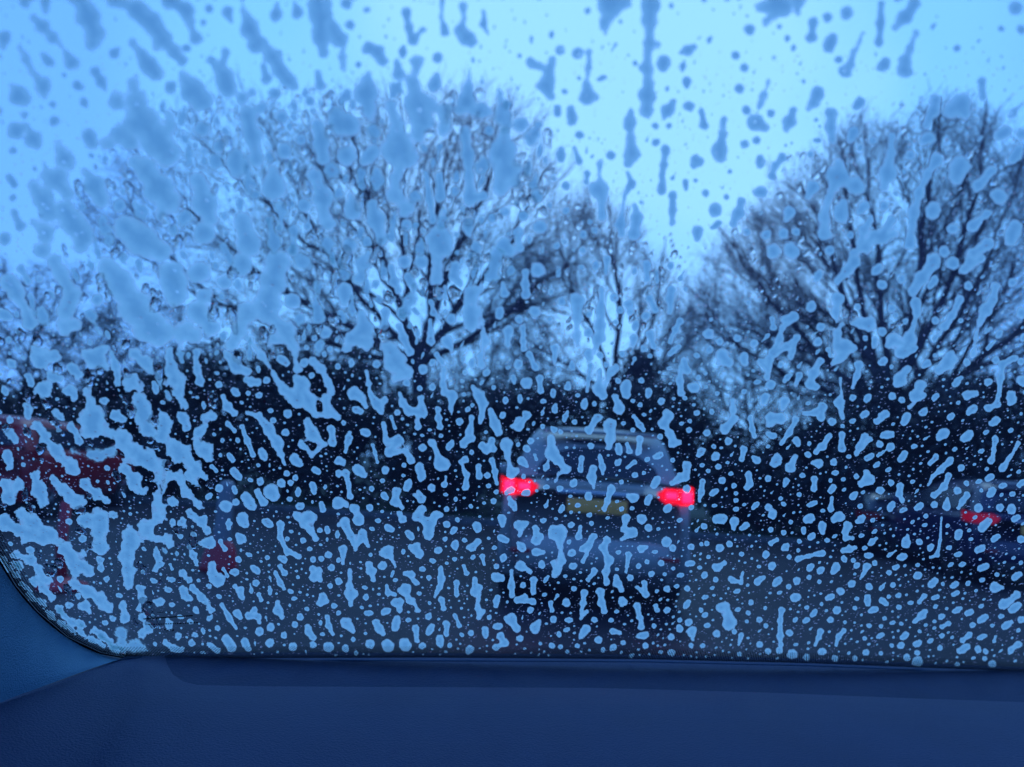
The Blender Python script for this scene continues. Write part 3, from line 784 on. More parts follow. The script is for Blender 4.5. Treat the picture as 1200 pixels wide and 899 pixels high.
# ------------------------------------------------------------------ slush on the glass
BLOBS = """@0 0
88 8 22/158 10 22 160 45 8/275 -10 40 310 60 45 330 120 36 325 150 30/120 65 18 150 95 26 185 130 22 210 155 8 235 190 14 252 222 30/15 135 28 10 170 10/70 165 8 90 210 20 115 255 12 150 305 32 155 330 18/150 190 10 172 218 22/400 190 22 418 170 7/400 -5 30 480 35 38 530 80 42 570 140 36 610 180 28 640 215 20/550 170 14/465 150 12 495 190 26 525 230 36 548 255 32/600 5 35 655 35 30 670 80 18 690 135 24/655 170 16/800 42 22 812 75 8/335 250 20 355 285 22 372 320 8/268 298 17 282 306 17/40 300 12 65 335 38 90 350 24/185 368 14/85 405 15/192 427 20/60 460 36 95 440 10 115 490 34 130 510 20/45 530 15
480 270 8 470 300 22 480 360 45 500 430 66 550 490 64 590 540 50/410 360 32/640 260 20 680 320 45 710 360 42/600 308 24/740 215 18 790 270 35 800 310 38/795 185 15 780 230 18/850 -10 12 855 40 12 880 100 36 905 150 28 890 165 26/930 150 14 960 200 34 985 250 28 1015 285 30 1030 300 20/970 50 26 975 10 6/1045 45 24 1035 5 6/1120 10 40 1130 60 45 1125 130 35 1140 190 20/1165 90 30 1195 140 34/1115 255 12 1125 300 22/925 230 10 938 275 22/965 330 22/1090 355 18/1180 400 30 1195 450 30/310 480 30 325 510 22/380 508 24/430 475 40 455 500 40/590 410 16 595 440 28/710 455 28/770 515 24/205 500 20 225 560 36 240 575 24/155 575 8 165 610 26 200 630 44 235 680 30/115 655 18 150 700 44 165 740 40/30 620 14 50 650 16/45 697 14/50 745 14 70 795 22/115 780 18 160 820 36 150 800 26/230 740 40 260 790 50 290 830 44 285 860 30/15 840 24/150 885 32/470 570 28 510 600 40 560 660 55 590 710 45 560 760 20/300 600 15 330 650 40 355 700 35/420 725 24/700 640 35 725 720 45 740 770 30/870 410 36 890 480 34 900 560 28/850 345 24/885 325 18/920 380 24/990 412 22/1115 440 22 1130 500 34 1135 560 24/830 550 35 835 600 34/960 600 25 960 660 46/1000 530 28/1060 490 20/1110 620 30 1135 700 36 1140 760 24/1070 720 26/850 770 28 870 850 50/1155 790 26/440 800 46 500 850 56 560 880 40/1030 880 22/720 820 40/110 -8 18/735 30 16/715 80 12
@400 0
18 12 22/90 35 12/32 88 18/5 160 14 5 200 14 4 240 8/95 170 24 130 185 24 145 215 20/60 228 12/193 215 10 202 260 26/228 45 20 235 95 16 250 140 20 285 105 12/262 215 22 262 255 14/340 205 20/338 268 14 325 300 26/355 0 10 352 60 8 365 112 18/427 22 16 430 60 5 420 105 22 440 130 32 458 150 18/500 40 8 500 85 14 515 120 4/95 265 20 85 330 44 95 390 28 105 420 15/250 290 30 275 370 50 285 430 45 270 470 35/452 245 6 450 300 18 440 360 38 415 385 20 490 390 30 520 395 14/325 380 22/25 440 44 -10 430 40/110 535 30 80 570 18/20 545 36/175 370 22 190 430 30 205 530 60 220 560 46 195 620 20 190 690 30 225 735 30/230 790 20/365 390 30 355 460 22/435 465 24 445 540 26 450 620 20 455 695 28 495 690 20/520 460 18/630 440 28/570 460 20 565 540 50 580 600 50 555 660 24 610 640 26/345 620 18 348 690 24/298 610 12 310 700 16 322 775 14/40 740 36 30 690 12/110 720 22 120 770 34 140 840 25/445 785 22 448 825 12/532 768 18/405 825 10/345 835 45 350 870 44/30 865 28/570 860 28 590 885 25/620 820 22 625 870 16/475 870 22/785 850 10/757 865 12/848 880 12/790 740 14/790 655 16/750 630 8/575 745 18/665 220 20 700 235 13 725 250 18 740 215 15 720 300 33 735 340 14/770 177 18/830 186 22/872 185 14 870 240 12 862 300 14 868 340 32 895 345 14/905 280 8 925 272 10/785 323 11/759 380 14 760 400 14/808 385 16 810 425 20/838 475 16/772 530 16 770 560 16/820 520 8 835 565 14/865 610 13 862 640 10/948 548 18/908 575 14 908 620 10 905 665 34 918 700 22 915 765 16/1020 385 7 1012 440 26 1015 480 14 1020 540 32 1010 570 18/1008 610 7 1020 645 18 995 690 8 988 740 8 980 790 22 985 820 14/1032 720 7 1038 765 24 1028 820 26/1140 525 18 1132 580 14 1125 670 18/1165 690 18 1165 740 16 1162 785 12/1106 500 15/1105 443 13/1152 442 11/1165 360 12 1148 390 26 1135 415 10
1085 20 38 1085 80 28 1085 150 20 1075 240 26 1080 290 18 1075 340 34 1072 385 28/1110 155 14/1132 215 26 1130 238 22/1055 712 8/945 10 50 990 10 30 925 80 22 930 120 8/865 38 12/1160 20 10/1033 223 10/836 275 8/965 155 6 950 180 3/1195 185 8/875 780 10/850 825 14/890 810 12/690 690 24/640 760 20/700 800 26/45 -5 8
@800 0
20 178 22 38 165 12/15 285 18 15 300 14/22 375 20/65 390 12 75 440 18/45 560 20 62 570 14 38 585 12/10 640 12 12 665 8/145 420 12 142 470 18 130 530 30 132 545 28/80 680 14/45 635 8/165 603 9/52 810 22 50 840 12/113 740 26/155 693 11/105 800 10 128 785 12/205 710 16 195 750 22 180 785 16/225 388 17/310 398 15/300 285 8 285 335 16 270 375 8 262 395 4 262 430 34 290 450 14/200 312 18/217 240 16/186 196 16/234 103 21/340 93 10/275 30 24 330 15 45 360 25 34 295 70 18/405 10 28 402 50 14/460 75 18 452 130 22/508 62 18/575 47 24/530 130 20 510 165 24/548 211 15/635 115 8 605 180 12 590 225 16 574 250 26/697 15 14 695 80 18 690 150 17/815 15 24 780 60 28 745 100 14/820 115 10 800 165 14 785 215 24 780 245 30/712 220 22 700 238 20/425 287 8/475 330 26 460 360 22 440 382 8/388 390 14 375 425 24 362 455 12/522 400 24 522 450 20 525 490 16/625 357 20 612 372 18/468 494 10 480 494 10/470 422 8/482 445 6/450 543 12/260 493 15/217 507 16/272 560 18 274 580 16/352 555 18 325 580 14 315 620 16/600 465 24 590 485 18/890 350 20 880 390 22 855 440 16/945 385 32 975 370 40 990 395 25/870 483 22 845 495 18/1052 290 18 1055 340 16/1170 30 26/1190 105 18/1120 100 12/1135 462 24 1115 475 24/1190 470 20/1180 530 22 1160 560 20/738 480 16 730 540 18 718 610 34 710 660 16/800 545 18/550 570 20 545 620 42 515 690 18 500 770 22 498 820 28/460 655 24 440 690 14/610 655 34/565 715 20 555 755 30/640 725 20 622 742 16/708 724 17/780 604 10/750 681 9/895 560 26 860 610 18 830 680 18 810 750 22 800 860 22/375 745 22 365 770 12/355 822 20/295 825 18/398 816 15/320 885 26/380 880 30/515 880 18/660 770 14 635 810 20 625 850 14/735 770 16 700 830 26 670 830 20 640 870 22 600 890 14 745 820 16/980 580 36 960 620 30/1085 600 20 1040 650 24/1070 750 16 1020 795 22/1110 690 30/1165 800 30 1155 850 24/880 740 30/950 805 20/1070 860 26 1020 890 20/280 675 24 260 678 14/225 815 14/590 825 14/920 885 20
@0 300
30 95 34 60 130 30 95 200 22 105 235 28/5 200 20 30 215 18/75 45 18 100 90 14/235 250 30 265 240 26 210 240 16/190 20 30 215 60 26 250 140 40 235 190 34/340 155 22/380 40 40 420 90 50 470 180 60 530 250 60 560 270 50/495 150 26/650 270 40 680 280 34/635 323 15/600 60 50 620 130 50/700 60 40/715 140 30/700 200 45 740 250 30/850 30 40/790 90 26/975 20 45 960 90 50 940 170 50 940 200 40 1000 260 34 1030 320 20 1045 395 12/1030 160 30/870 200 40 840 260 30 820 310 26/960 290 24 985 300 12/800 350 16 830 390 24 870 405 14/870 290 12 920 350 12 960 410 10 1000 470 16 1045 500 34 1060 450 26 1040 430 15 1085 510 28 1110 555 12 1145 560 8/1145 272 20/1160 327 10/1105 288 10/1078 322 8/1070 375 15/985 360 14 1005 375 14/1100 370 14 1130 400 18 1150 440 14 1165 480 12/1140 345 9/1095 420 10/885 443 18 905 443 12 865 435 10/938 437 12/822 472 12 834 484 12/910 490 11/873 482 8/785 495 8 800 530 16 822 552 12/800 590 9 825 615 7/770 452 12/850 600 8 870 650 11 890 700 9/870 550 6 910 565 14 945 610 22 975 660 22 990 700 10 1000 730 5/960 578 10/1012 555 15/1003 620 13/1080 580 14 1095 625 24 1140 660 9 1095 700 9 1060 658 14/1145 505 22 1150 545 18 1190 570 14/1165 610 15 1170 655 16/1190 720 14/920 690 15 930 710 11/1035 710 18 1055 735 12/805 700 9 818 718 9/775 700 6/1105 750 11 1120 760 10/820 755 14 840 780 12/745 740 8 760 755 7/770 818 14/735 845 11/822 815 8 828 830 8/990 800 15/1008 765 10/1038 780 10/1022 797 10/915 793 13/950 825 26 965 840 22/905 830 12 925 865 16/865 850 20 885 880 16/1098 805 12 1105 830 9/795 880 22/830 865 12/1190 870 22/1055 880 14/1018 855 9/1190 765 12/1130 870 8 1135 890 12/605 865 18
120 350 22 150 370 28 185 355 22 115 325 8 160 330 8/300 340 20 330 365 34 360 330 20 350 370 30 375 380 14/250 395 20 272 412 20/175 420 18 210 435 14/150 470 32 155 480 28/100 425 14 110 450 12/240 470 20 265 495 14/95 530 16 100 560 14/300 470 8 310 510 16 320 560 44 330 610 40 390 620 20/200 555 16 215 570 10/395 345 10 405 390 16 415 440 14/465 445 30 490 460 14 445 470 10/470 340 20 510 370 24 540 410 12/595 330 12 600 400 22 615 435 32 640 430 14 625 480 18 645 520 14/690 340 14 690 400 14 705 440 18/490 510 30 505 560 34 520 610 28/400 560 18 430 570 16/560 540 10 580 590 28 570 640 24/640 560 18 655 600 16/700 620 18/380 610 20 430 650 30 470 690 40 520 720 34 540 740 20/720 570 20 745 565 12 715 610 12/610 670 30 640 700 34 690 750 24 715 780 12/720 680 30 735 710 14 700 660 22/440 750 20 470 790 26 500 830 18/130 600 20 160 640 20 200 690 24 250 740 24 270 760 10/35 620 16 50 650 14/25 700 20 35 740 14/35 575 12/120 770 20 140 820 28 150 860 24/185 780 12 220 820 20 270 860 30/300 800 20 340 840 18 370 860 12/20 800 20 30 850 24 70 800 18/570 720 16 560 800 14 555 870 20 600 760 14/620 770 14 650 820 16 700 870 14/660 770 12 700 810 12/~270 690 14 300 700 16 355 700 30 385 690 20/365 510 14/250 600 16 280 650 14
@400 300
220 20 24/280 20 26/10 120 30 10 160 20/340 15 25 335 80 22/400 40 22 395 70 20 415 95 14/175 40 14 185 90 18 200 120 14/235 75 20 250 100 16/120 100 15/345 143 12/365 110 7 365 145 9/155 200 20 150 245 16/210 200 18 215 220 12/205 250 14 220 290 16 240 335 16/256 188 10 268 202 9/315 160 10 325 200 12 345 220 6/388 222 20/312 225 7 315 270 12 315 300 16/460 130 30 455 200 34 460 240 26 485 180 8 495 240 10 505 300 14 490 350 16 492 380 15/490 30 8 492 120 7/570 95 7 573 130 17/647 60 14 648 100 16 648 135 18/557 190 15 557 210 15/515 160 8/680 195 20/625 225 14/585 265 20 585 310 12/638 255 12 640 300 10 640 325 11/690 50 26/775 160 16/732 223 9/828 160 30 828 220 20 828 280 14 830 315 6/872 205 12/915 120 10 912 200 20 910 250 22 905 290 22 890 340 6/868 270 16/960 145 16/980 190 14/1010 170 18/1015 195 14/965 232 10/845 40 10/935 10 14 930 60 8/1157 35 14/1075 30 18 1075 80 14/1110 60 10 1110 90 7/1160 120 18 1155 150 18 1155 195 12/1085 150 16 1105 190 14/1070 210 16/1190 230 14 1175 260 12 1155 300 9/1028 290 16 1025 312 8/1085 275 18 1100 318 12/1063 325 12/1085 352 8/988 345 11/910 348 12/868 340 16 875 360 12/875 385 9 870 430 8 863 475 5/932 382 10/750 325 15 748 355 9 750 380 4/660 345 12 682 392 13/810 370 6 812 392 12/765 398 9/652 447 20/622 375 14 622 385 14/605 425 9 608 445 6/697 430 13 700 475 11/745 475 9 745 490 9/797 448 9 795 462 12/370 298 20 388 330 10/320 375 11/335 348 10 355 375 9/460 370 11 458 385 10/510 410 13/360 400 12 358 450 14 365 480 12 390 490 20 385 540 7 388 560 3/288 400 17/275 465 9/230 447 12/320 460 12/425 440 6/435 410 7/20 328 18/70 200 14 80 260 36 35 290 24 90 300 28/125 380 14/165 320 26 190 370 42 230 410 22 190 430 10/88 410 9 97 450 9 100 480 9 125 520 20 140 545 12 150 505 12/45 485 24 65 495 18 88 530 5/50 540 13 66 546 12/205 485 6 215 515 14 240 545 18 285 550 18 280 500 10 268 580 8 270 598 13/197 550 10/175 565 6 188 605 6/340 540 10 342 570 12 348 600 11/400 500 6/415 583 13/463 460 8 485 490 20 498 520 18 490 585 8/445 540 9/460 525 7/458 570 9 452 620 14 430 660 14 455 640 16/525 545 11 540 590 20 552 622 14/567 560 11/577 508 11/628 495 8 628 510 8/536 463 8/650 560 16 625 600 16 600 600 7 625 575 10/752 525 8 750 545 10/856 505 7 854 525 14/890 520 8/910 405 8 905 470 22 920 490 14 930 440 6 948 405 16 965 395 13/973 438 10/1002 450 18 1000 485 18/1055 438 10/1080 475 12 1080 490 11/962 495 11 978 535 22/1025 510 7/1125 512 12/1050 523 8/1195 390 10 1190 440 14 1195 480 14/900 570 16 870 612 15/820 583 9/942 595 24 945 640 20 940 675 8/1028 565 7 1050 595 12 1062 612 7/1025 612 8/1148 560 20 1135 590 18 1155 625 14 1165 655 16 1185 658 12/1120 635 10/1050 645 13 1045 690 11/1012 685 11 1005 660 6/972 665 10 978 690 12/878 668 11/748 612 12 738 603 6/770 618 8/735 635 12 740 690 26 765 720 18 790 750 13 765 765 8 755 790 5/685 715 6 680 700 5/665 650 11/652 678 13/622 663 7/708 600 8/580 665 24 585 710 8 600 765 17 615 755 12/635 720 16 650 738 8/495 665 13 510 680 15 530 650 11 535 680 11/530 720 11 540 760 11 545 800 6/512 772 11/483 740 10 485 775 13/435 715 13 420 725 6 440 770 10 437 812 13/458 690 8/320 655 13 335 690 9 350 730 24 365 735 20/285 675 13/275 740 15 283 778 16/148 590 7 160 650 12 200 650 20 170 690 17 225 680 9 245 715 15/110 665 6 118 690 6 127 725 5/80 618 14 92 624 12/8 587 8/350 632 7/60 750 20 78 768 12/5 725 12/15 765 14 25 800 8 30 845 11/155 753 13/145 790 8/220 735 8/148 840 12 158 850 10/107 818 9/240 790 9 230 815 14/195 825 14 190 860 18 215 885 8/270 830 6 282 852 15 255 840 6/318 815 13/402 855 7/545 830 8/600 820 12 582 832 9/655 830 12 642 835 10/535 862 10/590 850 6 600 870 14 610 890 8/640 775 8/845 712 10 840 750 11/910 705 8 918 740 12 918 765 5/885 750 14 880 775 18 888 815 6/768 818 11/870 840 13 870 850 12/950 820 16 935 860 11 925 890 9/1030 725 9 1005 745 6/1032 770 10/1075 715 9/1122 698 11 1105 706 10/1110 785 13 1100 805 14/1028 850 18 1010 845 9/1085 845 9 1075 865 12/1190 780 18 1165 797 10/985 795 8/1165 718 8/15 875 11/45 890 17/100 885 12/285 890 14/455 880 7/370 890 9
@800 300
605 20 24 580 50 22 545 90 14/545 150 24 540 200 18 540 235 6/560 240 8 545 270 16 545 320 22 570 320 30 600 325 14 560 350 22 530 378 6/512 330 9 520 350 6/485 370 13 460 410 18 450 450 18 470 460 12/690 40 16 675 58 14/770 80 16/700 100 18/735 184 15/750 208 11/820 165 22 822 200 16 812 240 8 800 290 24 770 340 22 815 325 12 740 295 22 722 315 12/880 20 30 840 80 26 810 120 22/885 85 16 870 105 12/950 25 24/1010 20 24 990 45 18 1050 10 14/1003 105 15/975 155 16 945 210 15 920 245 17/887 226 14/978 228 8/960 268 8/1100 105 15 1090 150 19 1065 190 24 1045 230 12 1030 290 7 1022 345 12/1160 95 16/1165 360 13 1125 380 14 1118 430 13 1110 490 8 1105 520 12 1075 535 14/1100 367 13/1155 490 18 1155 510 17/1195 440 20/1190 370 12/1190 200 20/615 180 12/655 238 27 620 235 20 598 237 10/700 265 16/675 295 13 672 320 7/485 250 15/475 303 15/452 178 19/315 220 9 320 250 12/360 225 16 390 215 18 350 250 9 340 290 13 320 340 18 365 320 15 400 290 12 380 355 12/300 400 14 275 372 12 305 360 14 298 425 11/310 452 17/250 308 13/192 288 13/130 300 12/95 330 13/92 272 18/215 355 17 218 375 13/140 350 24 162 375 15 123 378 8/345 382 10/5 370 14 15 400 17/40 463 20 25 460 12/8 500 8/80 413 6/55 428 9/50 350 10/410 420 13 400 450 8/620 385 17 612 420 12 598 460 7/710 368 13 698 374 12/735 390 7/862 376 13 850 384 12/940 350 17 930 375 24 900 400 14 955 365 14/998 375 12/790 400 13 765 432 24 750 450 12/835 455 20 820 490 22 845 490 10 800 530 7/790 560 13 780 585 14/737 494 13/770 506 11/893 492 10 883 502 9/852 545 12 840 552 11/645 552 11 634 562 11/598 498 11/1000 490 17 1030 482 10/1025 535 13 1005 552 10/1105 575 13 1088 588 12/948 562 11 938 569 10/555 430 3 557 480 4 552 515 19 562 570 5/562 598 7/525 583 14/430 555 9 470 550 14 490 530 16 485 565 16/290 495 15 285 510 14/357 510 18 352 538 6/175 510 11 178 545 13/150 605 20 180 570 16/238 570 9 245 610 11 252 635 6/310 570 20 345 572 18 305 595 9/300 625 8 320 633 12/398 575 11 375 620 12 345 660 7/398 648 13 405 660 12/160 652 13/50 552 10/102 548 9/25 580 7/85 622 12/22 612 10/515 635 11 490 670 14 470 690 9/560 630 12 560 675 15/640 635 14 622 670 14 612 695 7 660 645 7/730 628 14 705 630 12/692 662 12/700 565 14 715 555 12 682 582 11/730 672 15/665 702 10 648 712 10/782 695 12 766 714 12/445 660 7/68 685 13 55 700 9/110 670 8/115 705 15/125 740 10/215 680 13 208 712 10/262 720 13 248 708 7/333 712 18 322 730 17/395 705 7 380 740 20/440 698 11/478 730 16 462 728 10/530 725 12/90 755 7/922 622 18 902 636 15/1008 626 16 990 642 15/890 708 12 870 730 8/940 720 14 910 750 12 880 775 7 862 805 5/1098 645 13 1095 680 7 1085 720 12/1180 660 8 1155 700 6 1125 745 14/1085 776 12 1072 784 10/1132 806 9 1118 810 8/1092 824 13 1078 838 12/1190 555 5/980 745 12/998 800 9/935 775 12 920 810 12 885 840 12/930 850 4 928 880 16/965 825 13/1000 840 12 985 860 12 970 885 7/645 765 12 650 785 22 632 800 13/610 775 9/732 798 11/765 810 13 762 835 12 772 858 9/695 825 14/838 876 11 822 888 10/738 870 10 730 888 12/1040 887 15/1115 885 13/1155 890 17/885 875 12/232 770 13 235 800 13 225 815 9/300 782 11/365 790 11 358 808 6/462 785 12 462 820 11/530 812 11 520 826 11/520 790 7/525 850 5 520 890 11/70 795 11 65 830 12 58 860 6/118 824 9 104 836 10/15 740 18 10 780 15/180 808 9/188 835 7/188 860 8/410 838 8/262 872 9 248 884 8/300 885 12/345 853 7/355 872 8/465 868 9 444 876 8/625 880 9/15 820 14/30 885 9
@0 600
20 40 30 60 60 24 110 80 30 150 95 24/75 10 24 120 40 28 180 80 26 200 100 16/85 98 14/105 135 14/50 150 14 110 170 20/68 188 16/130 200 16 160 240 20/120 230 8 150 260 16 180 300 14/210 350 10 250 385 14 280 405 12/243 327 12/300 330 22 310 345 12/275 295 10/260 250 20 310 280 24 350 310 24 380 330 18/290 190 30 310 210 18/230 130 24 250 160 30 270 220 16/290 95 14/295 150 16/350 170 14/355 195 13/375 235 10/300 30 26 350 20 30 350 70 28 350 120 28/400 10 14/460 90 36 450 150 30 450 200 26 455 250 16/430 330 14 440 370 18/395 375 10/495 270 16 500 300 13 490 340 8/500 370 13 520 410 16 500 430 15/330 415 13 360 435 15 390 460 13/~430 420 24 435 460 26 400 480 14 470 470 26 500 480 20/550 20 30 520 60 28/530 90 13 575 95 15 600 115 9/548 130 8 555 160 17/560 185 15 545 200 10/545 312 9 562 318 16/595 235 9 608 240 9/585 270 9 596 275 9/605 38 12/640 35 15/650 50 8/665 5 13 710 30 18 725 65 14/735 110 24 715 112 16/775 105 9 790 130 9/850 20 22 865 45 13/850 95 20 835 80 8/665 125 7 680 155 12 692 185 7/598 185 5 605 200 5/640 215 13 665 240 10/640 270 14 660 300 16/675 265 13 710 300 15 745 345 11/690 345 11/738 372 10/765 408 9/745 185 14 748 215 16 770 240 22 745 235 14/735 260 9/785 200 6 800 225 6/818 212 11 832 212 11/838 168 11/845 275 13 850 300 9 825 260 6/890 195 10 905 210 11/900 250 12/910 290 8 918 310 7/780 325 7 805 370 11 830 410 4/833 355 14 845 370 9/625 435 12/685 433 9/675 460 12/580 455 9 610 480 13 635 485 12/735 465 8 760 485 13/795 445 16 815 475 18/860 455 14 872 480 11/895 345 11 875 365 12 905 368 12 912 388 7/932 32 13 950 44 14/1085 20 26 1065 40 13 1095 60 14 1112 95 7 1040 10 13/985 45 15 985 90 10 1010 140 12 1050 155 10/1010 95 8/1000 170 12 985 160 9/1155 150 12/1105 225 18 1122 203 9 1125 240 7 1098 200 12/985 190 8 1000 215 11/970 215 8 985 250 11 1000 270 6/1047 230 6/975 315 6 978 345 17 990 370 9/912 420 15/952 405 14/950 460 15/998 433 11/1037 395 11/1030 475 14/1055 370 12/1085 420 15 1100 440 11 1080 405 9/1100 467 11/1155 475 18/1135 300 16 1125 320 12 1150 315 7/1160 260 9/1150 370 9 1155 400 11 1170 430 6/1190 45 8/1125 65 9/1065 100 10/1100 168 10/1130 165 10/1190 170 8/1150 58 9 1152 68 9/1175 330 10/1190 355 8/940 160 8
@400 600
12 40 20 35 85 16 50 130 7 75 80 18 92 120 7/60 25 22/162 54 12 176 62 11/215 25 14/205 5 9/235 75 12 247 88 11/270 15 20 310 40 22 305 75 20 330 15 16 350 10 9/370 43 12/400 60 10 388 72 8/408 28 8/475 50 17 480 62 12/400 110 13 400 124 12/340 135 13/365 95 8/160 140 25 183 175 6 188 195 4/260 125 18 272 145 16 242 120 8/460 125 16 480 105 10 448 125 8/105 205 19 98 188 12 110 238 8/145 190 15/5 130 15 5 180 6/30 205 7 30 255 12 35 290 22 32 325 6/160 260 6 165 285 11 190 290 6/225 270 20 240 310 11 205 275 9/190 318 16 205 318 16/205 343 11/88 355 9 104 356 9/150 352 12 168 345 9/20 392 22 45 420 5/122 388 13 135 410 16 148 430 7/195 375 12 190 405 15/245 220 14 225 215 7 265 250 9/308 232 9/250 310 10 268 345 10/310 320 6/352 310 12 360 338 9/350 200 10 352 235 14 345 265 11 328 298 4/405 250 11 405 290 9/430 190 6 440 215 9/495 155 9 503 185 4/470 240 11 470 280 16 485 265 10 480 340 10 482 375 5 500 350 7/545 230 18 560 232 14/545 190 9/630 190 18 665 210 7/705 185 13/598 205 4 598 260 13 600 290 11/638 258 10/675 240 13 675 280 11/750 70 26 768 75 28 770 130 9 775 170 13 755 210 16 745 180 11/685 60 13 685 100 16 700 88 12/635 125 16 620 110 8/560 90 12 580 100 11/565 20 14 566 45 10/625 45 20 650 40 9 625 80 8/680 142 14 708 142 9/835 85 13 840 50 5/800 105 8/870 115 13 850 130 11 887 85 11 850 175 7/935 100 14 920 125 14 940 170 16 930 210 12 932 245 12/815 190 13/808 45 11/880 40 8/890 208 12 868 238 8/1000 20 15 995 60 11 1025 72 18 985 95 8/1055 25 17/1080 55 13/1055 130 14 1072 124 7/1010 150 12 1005 190 7 1000 210 4/1142 105 18/1165 128 12/1045 190 9/1075 175 8/1125 180 11/970 250 17 965 230 9 985 275 9/1015 232 11/1065 250 10 1070 290 11 1040 265 7/1090 218 10/1145 270 11/645 300 12 620 310 11 675 315 12/735 320 9 740 345 8/790 318 14/818 270 9/855 285 13 850 320 10 842 375 5 862 350 7/910 280 15 915 320 14 925 350 11/990 315 16/1040 330 13 1050 370 10 1055 405 11/1110 345 9/1145 345 11/1105 330 8/600 380 22 615 410 12 580 375 9/545 402 12 558 400 10/520 370 8/665 345 11/680 410 18 692 385 10/745 378 12/505 415 13 508 440 7/455 425 10/860 410 16 845 437 11/890 380 10/905 450 13/955 420 12 980 425 7/1070 432 13 1045 437 9/765 430 9/628 445 11/560 438 14 575 460 12 545 475 12/370 395 13 370 430 9/260 410 13 266 450 9/400 365 8 415 400 8/345 445 14 350 470 10/100 465 16/165 470 22/225 465 22/285 470 12/15 480 12/740 470 10/770 475 8/830 470 8/920 485 8/990 460 8/1070 470 10/1160 495 12/1160 440 11/1190 410 13/1190 380 8/1100 400 8
@800 600
122 26 18 140 24 18/182 35 18 178 55 9/225 46 11 208 58 9/75 50 11/315 8 16/452 20 15 436 28 14/425 60 9 425 72 8/410 103 8/490 45 14 492 70 10/552 15 20 532 28 12/580 50 16 572 70 13/575 90 12 595 92 9/585 130 14 565 135 9 605 125 8/508 100 8/310 62 9/355 72 9/130 127 14/165 112 11/85 110 9/65 113 7/30 122 11/330 98 8 310 110 9/293 150 13/315 190 14/375 158 8/405 165 11 440 155 7 490 145 12/542 190 15 530 208 12/568 165 11/612 188 11/640 127 8/646 153 9 662 153 9/648 192 13 625 235 4/675 180 9/600 170 8/18 182 10 34 180 10/90 158 7/120 195 16 148 178 8/60 195 7/172 238 12 205 248 7 210 215 6/115 238 9/262 245 13 283 232 8/340 238 12 326 252 12/373 262 9/400 243 13/397 300 17/445 230 8/480 245 7/240 318 9/522 298 12 508 306 8/555 280 13/488 324 6/655 263 12/740 256 9/725 213 9/755 192 8 744 197 8/605 338 7/650 300 12 650 325 10/612 305 7/662 348 10 678 342 11/700 312 11 718 322 8/760 335 9/725 297 7/135 335 16 155 325 10 165 390 24 145 362 9/182 420 9/120 428 12/20 318 10 8 332 9/65 345 8/78 362 10/20 388 13/32 420 18 35 450 5/205 435 10 197 465 4/230 355 8/270 378 10/290 338 6/225 385 6/293 400 8/348 345 12 343 385 9 343 435 12 345 468 8/376 425 12/440 378 9 428 384 8/466 350 9 455 362 9/520 380 11/570 388 6/485 422 12 478 442 9 465 468 5/565 418 9 548 438 10 540 468 5/270 465 11/30 470 8/70 470 8/490 490 13/435 510 11/535 515 11/605 515 9/385 500 17/300 490 10/340 485 12/200 500 8/640 445 7/702 432 8 685 440 6/645 495 11/697 497 7/735 470 7/655 400 8/697 402 7/710 375 7/786 432 11 774 440 11/767 470 12/832 459 10 818 466 10/825 495 9/788 512 12/825 525 18/785 110 18 792 85 8/833 105 11/874 120 10 868 130 9/780 156 11 764 160 11/910 20 3 905 100 5 895 150 8 870 160 4/972 72 14 966 88 12/1074 32 14 1052 58 15/1108 86 10 1092 97 10/1054 126 12 1036 134 11/976 146 8 962 152 8/1066 190 12 1046 200 11/1178 18 10 1162 28 9/1184 218 10 1166 232 11/855 15 8/888 242 12 872 256 12/915 253 6/962 252 10 948 262 9/968 282 7 952 290 8/896 298 8 880 303 7/850 295 9 832 315 8/1095 265 18 1125 265 8/1175 290 14 1130 325 17 1120 330 10/1180 328 13 1155 345 13/1190 378 12/850 350 10 840 365 14 815 385 7/910 368 11/935 392 9 912 404 8/1014 350 10 998 358 9/1068 368 10 1045 382 11/1020 397 10/912 435 9/1008 432 11 984 450 10/1062 436 8 1042 444 8/1100 438 4 1095 455 6/1000 475 13 975 488 12/1038 483 12/1065 490 9/905 478 9/1062 515 8/1180 465 12 1155 485 11 1148 498 4/965 535 8/1090 535 13/833 420 6/885 385 6"""
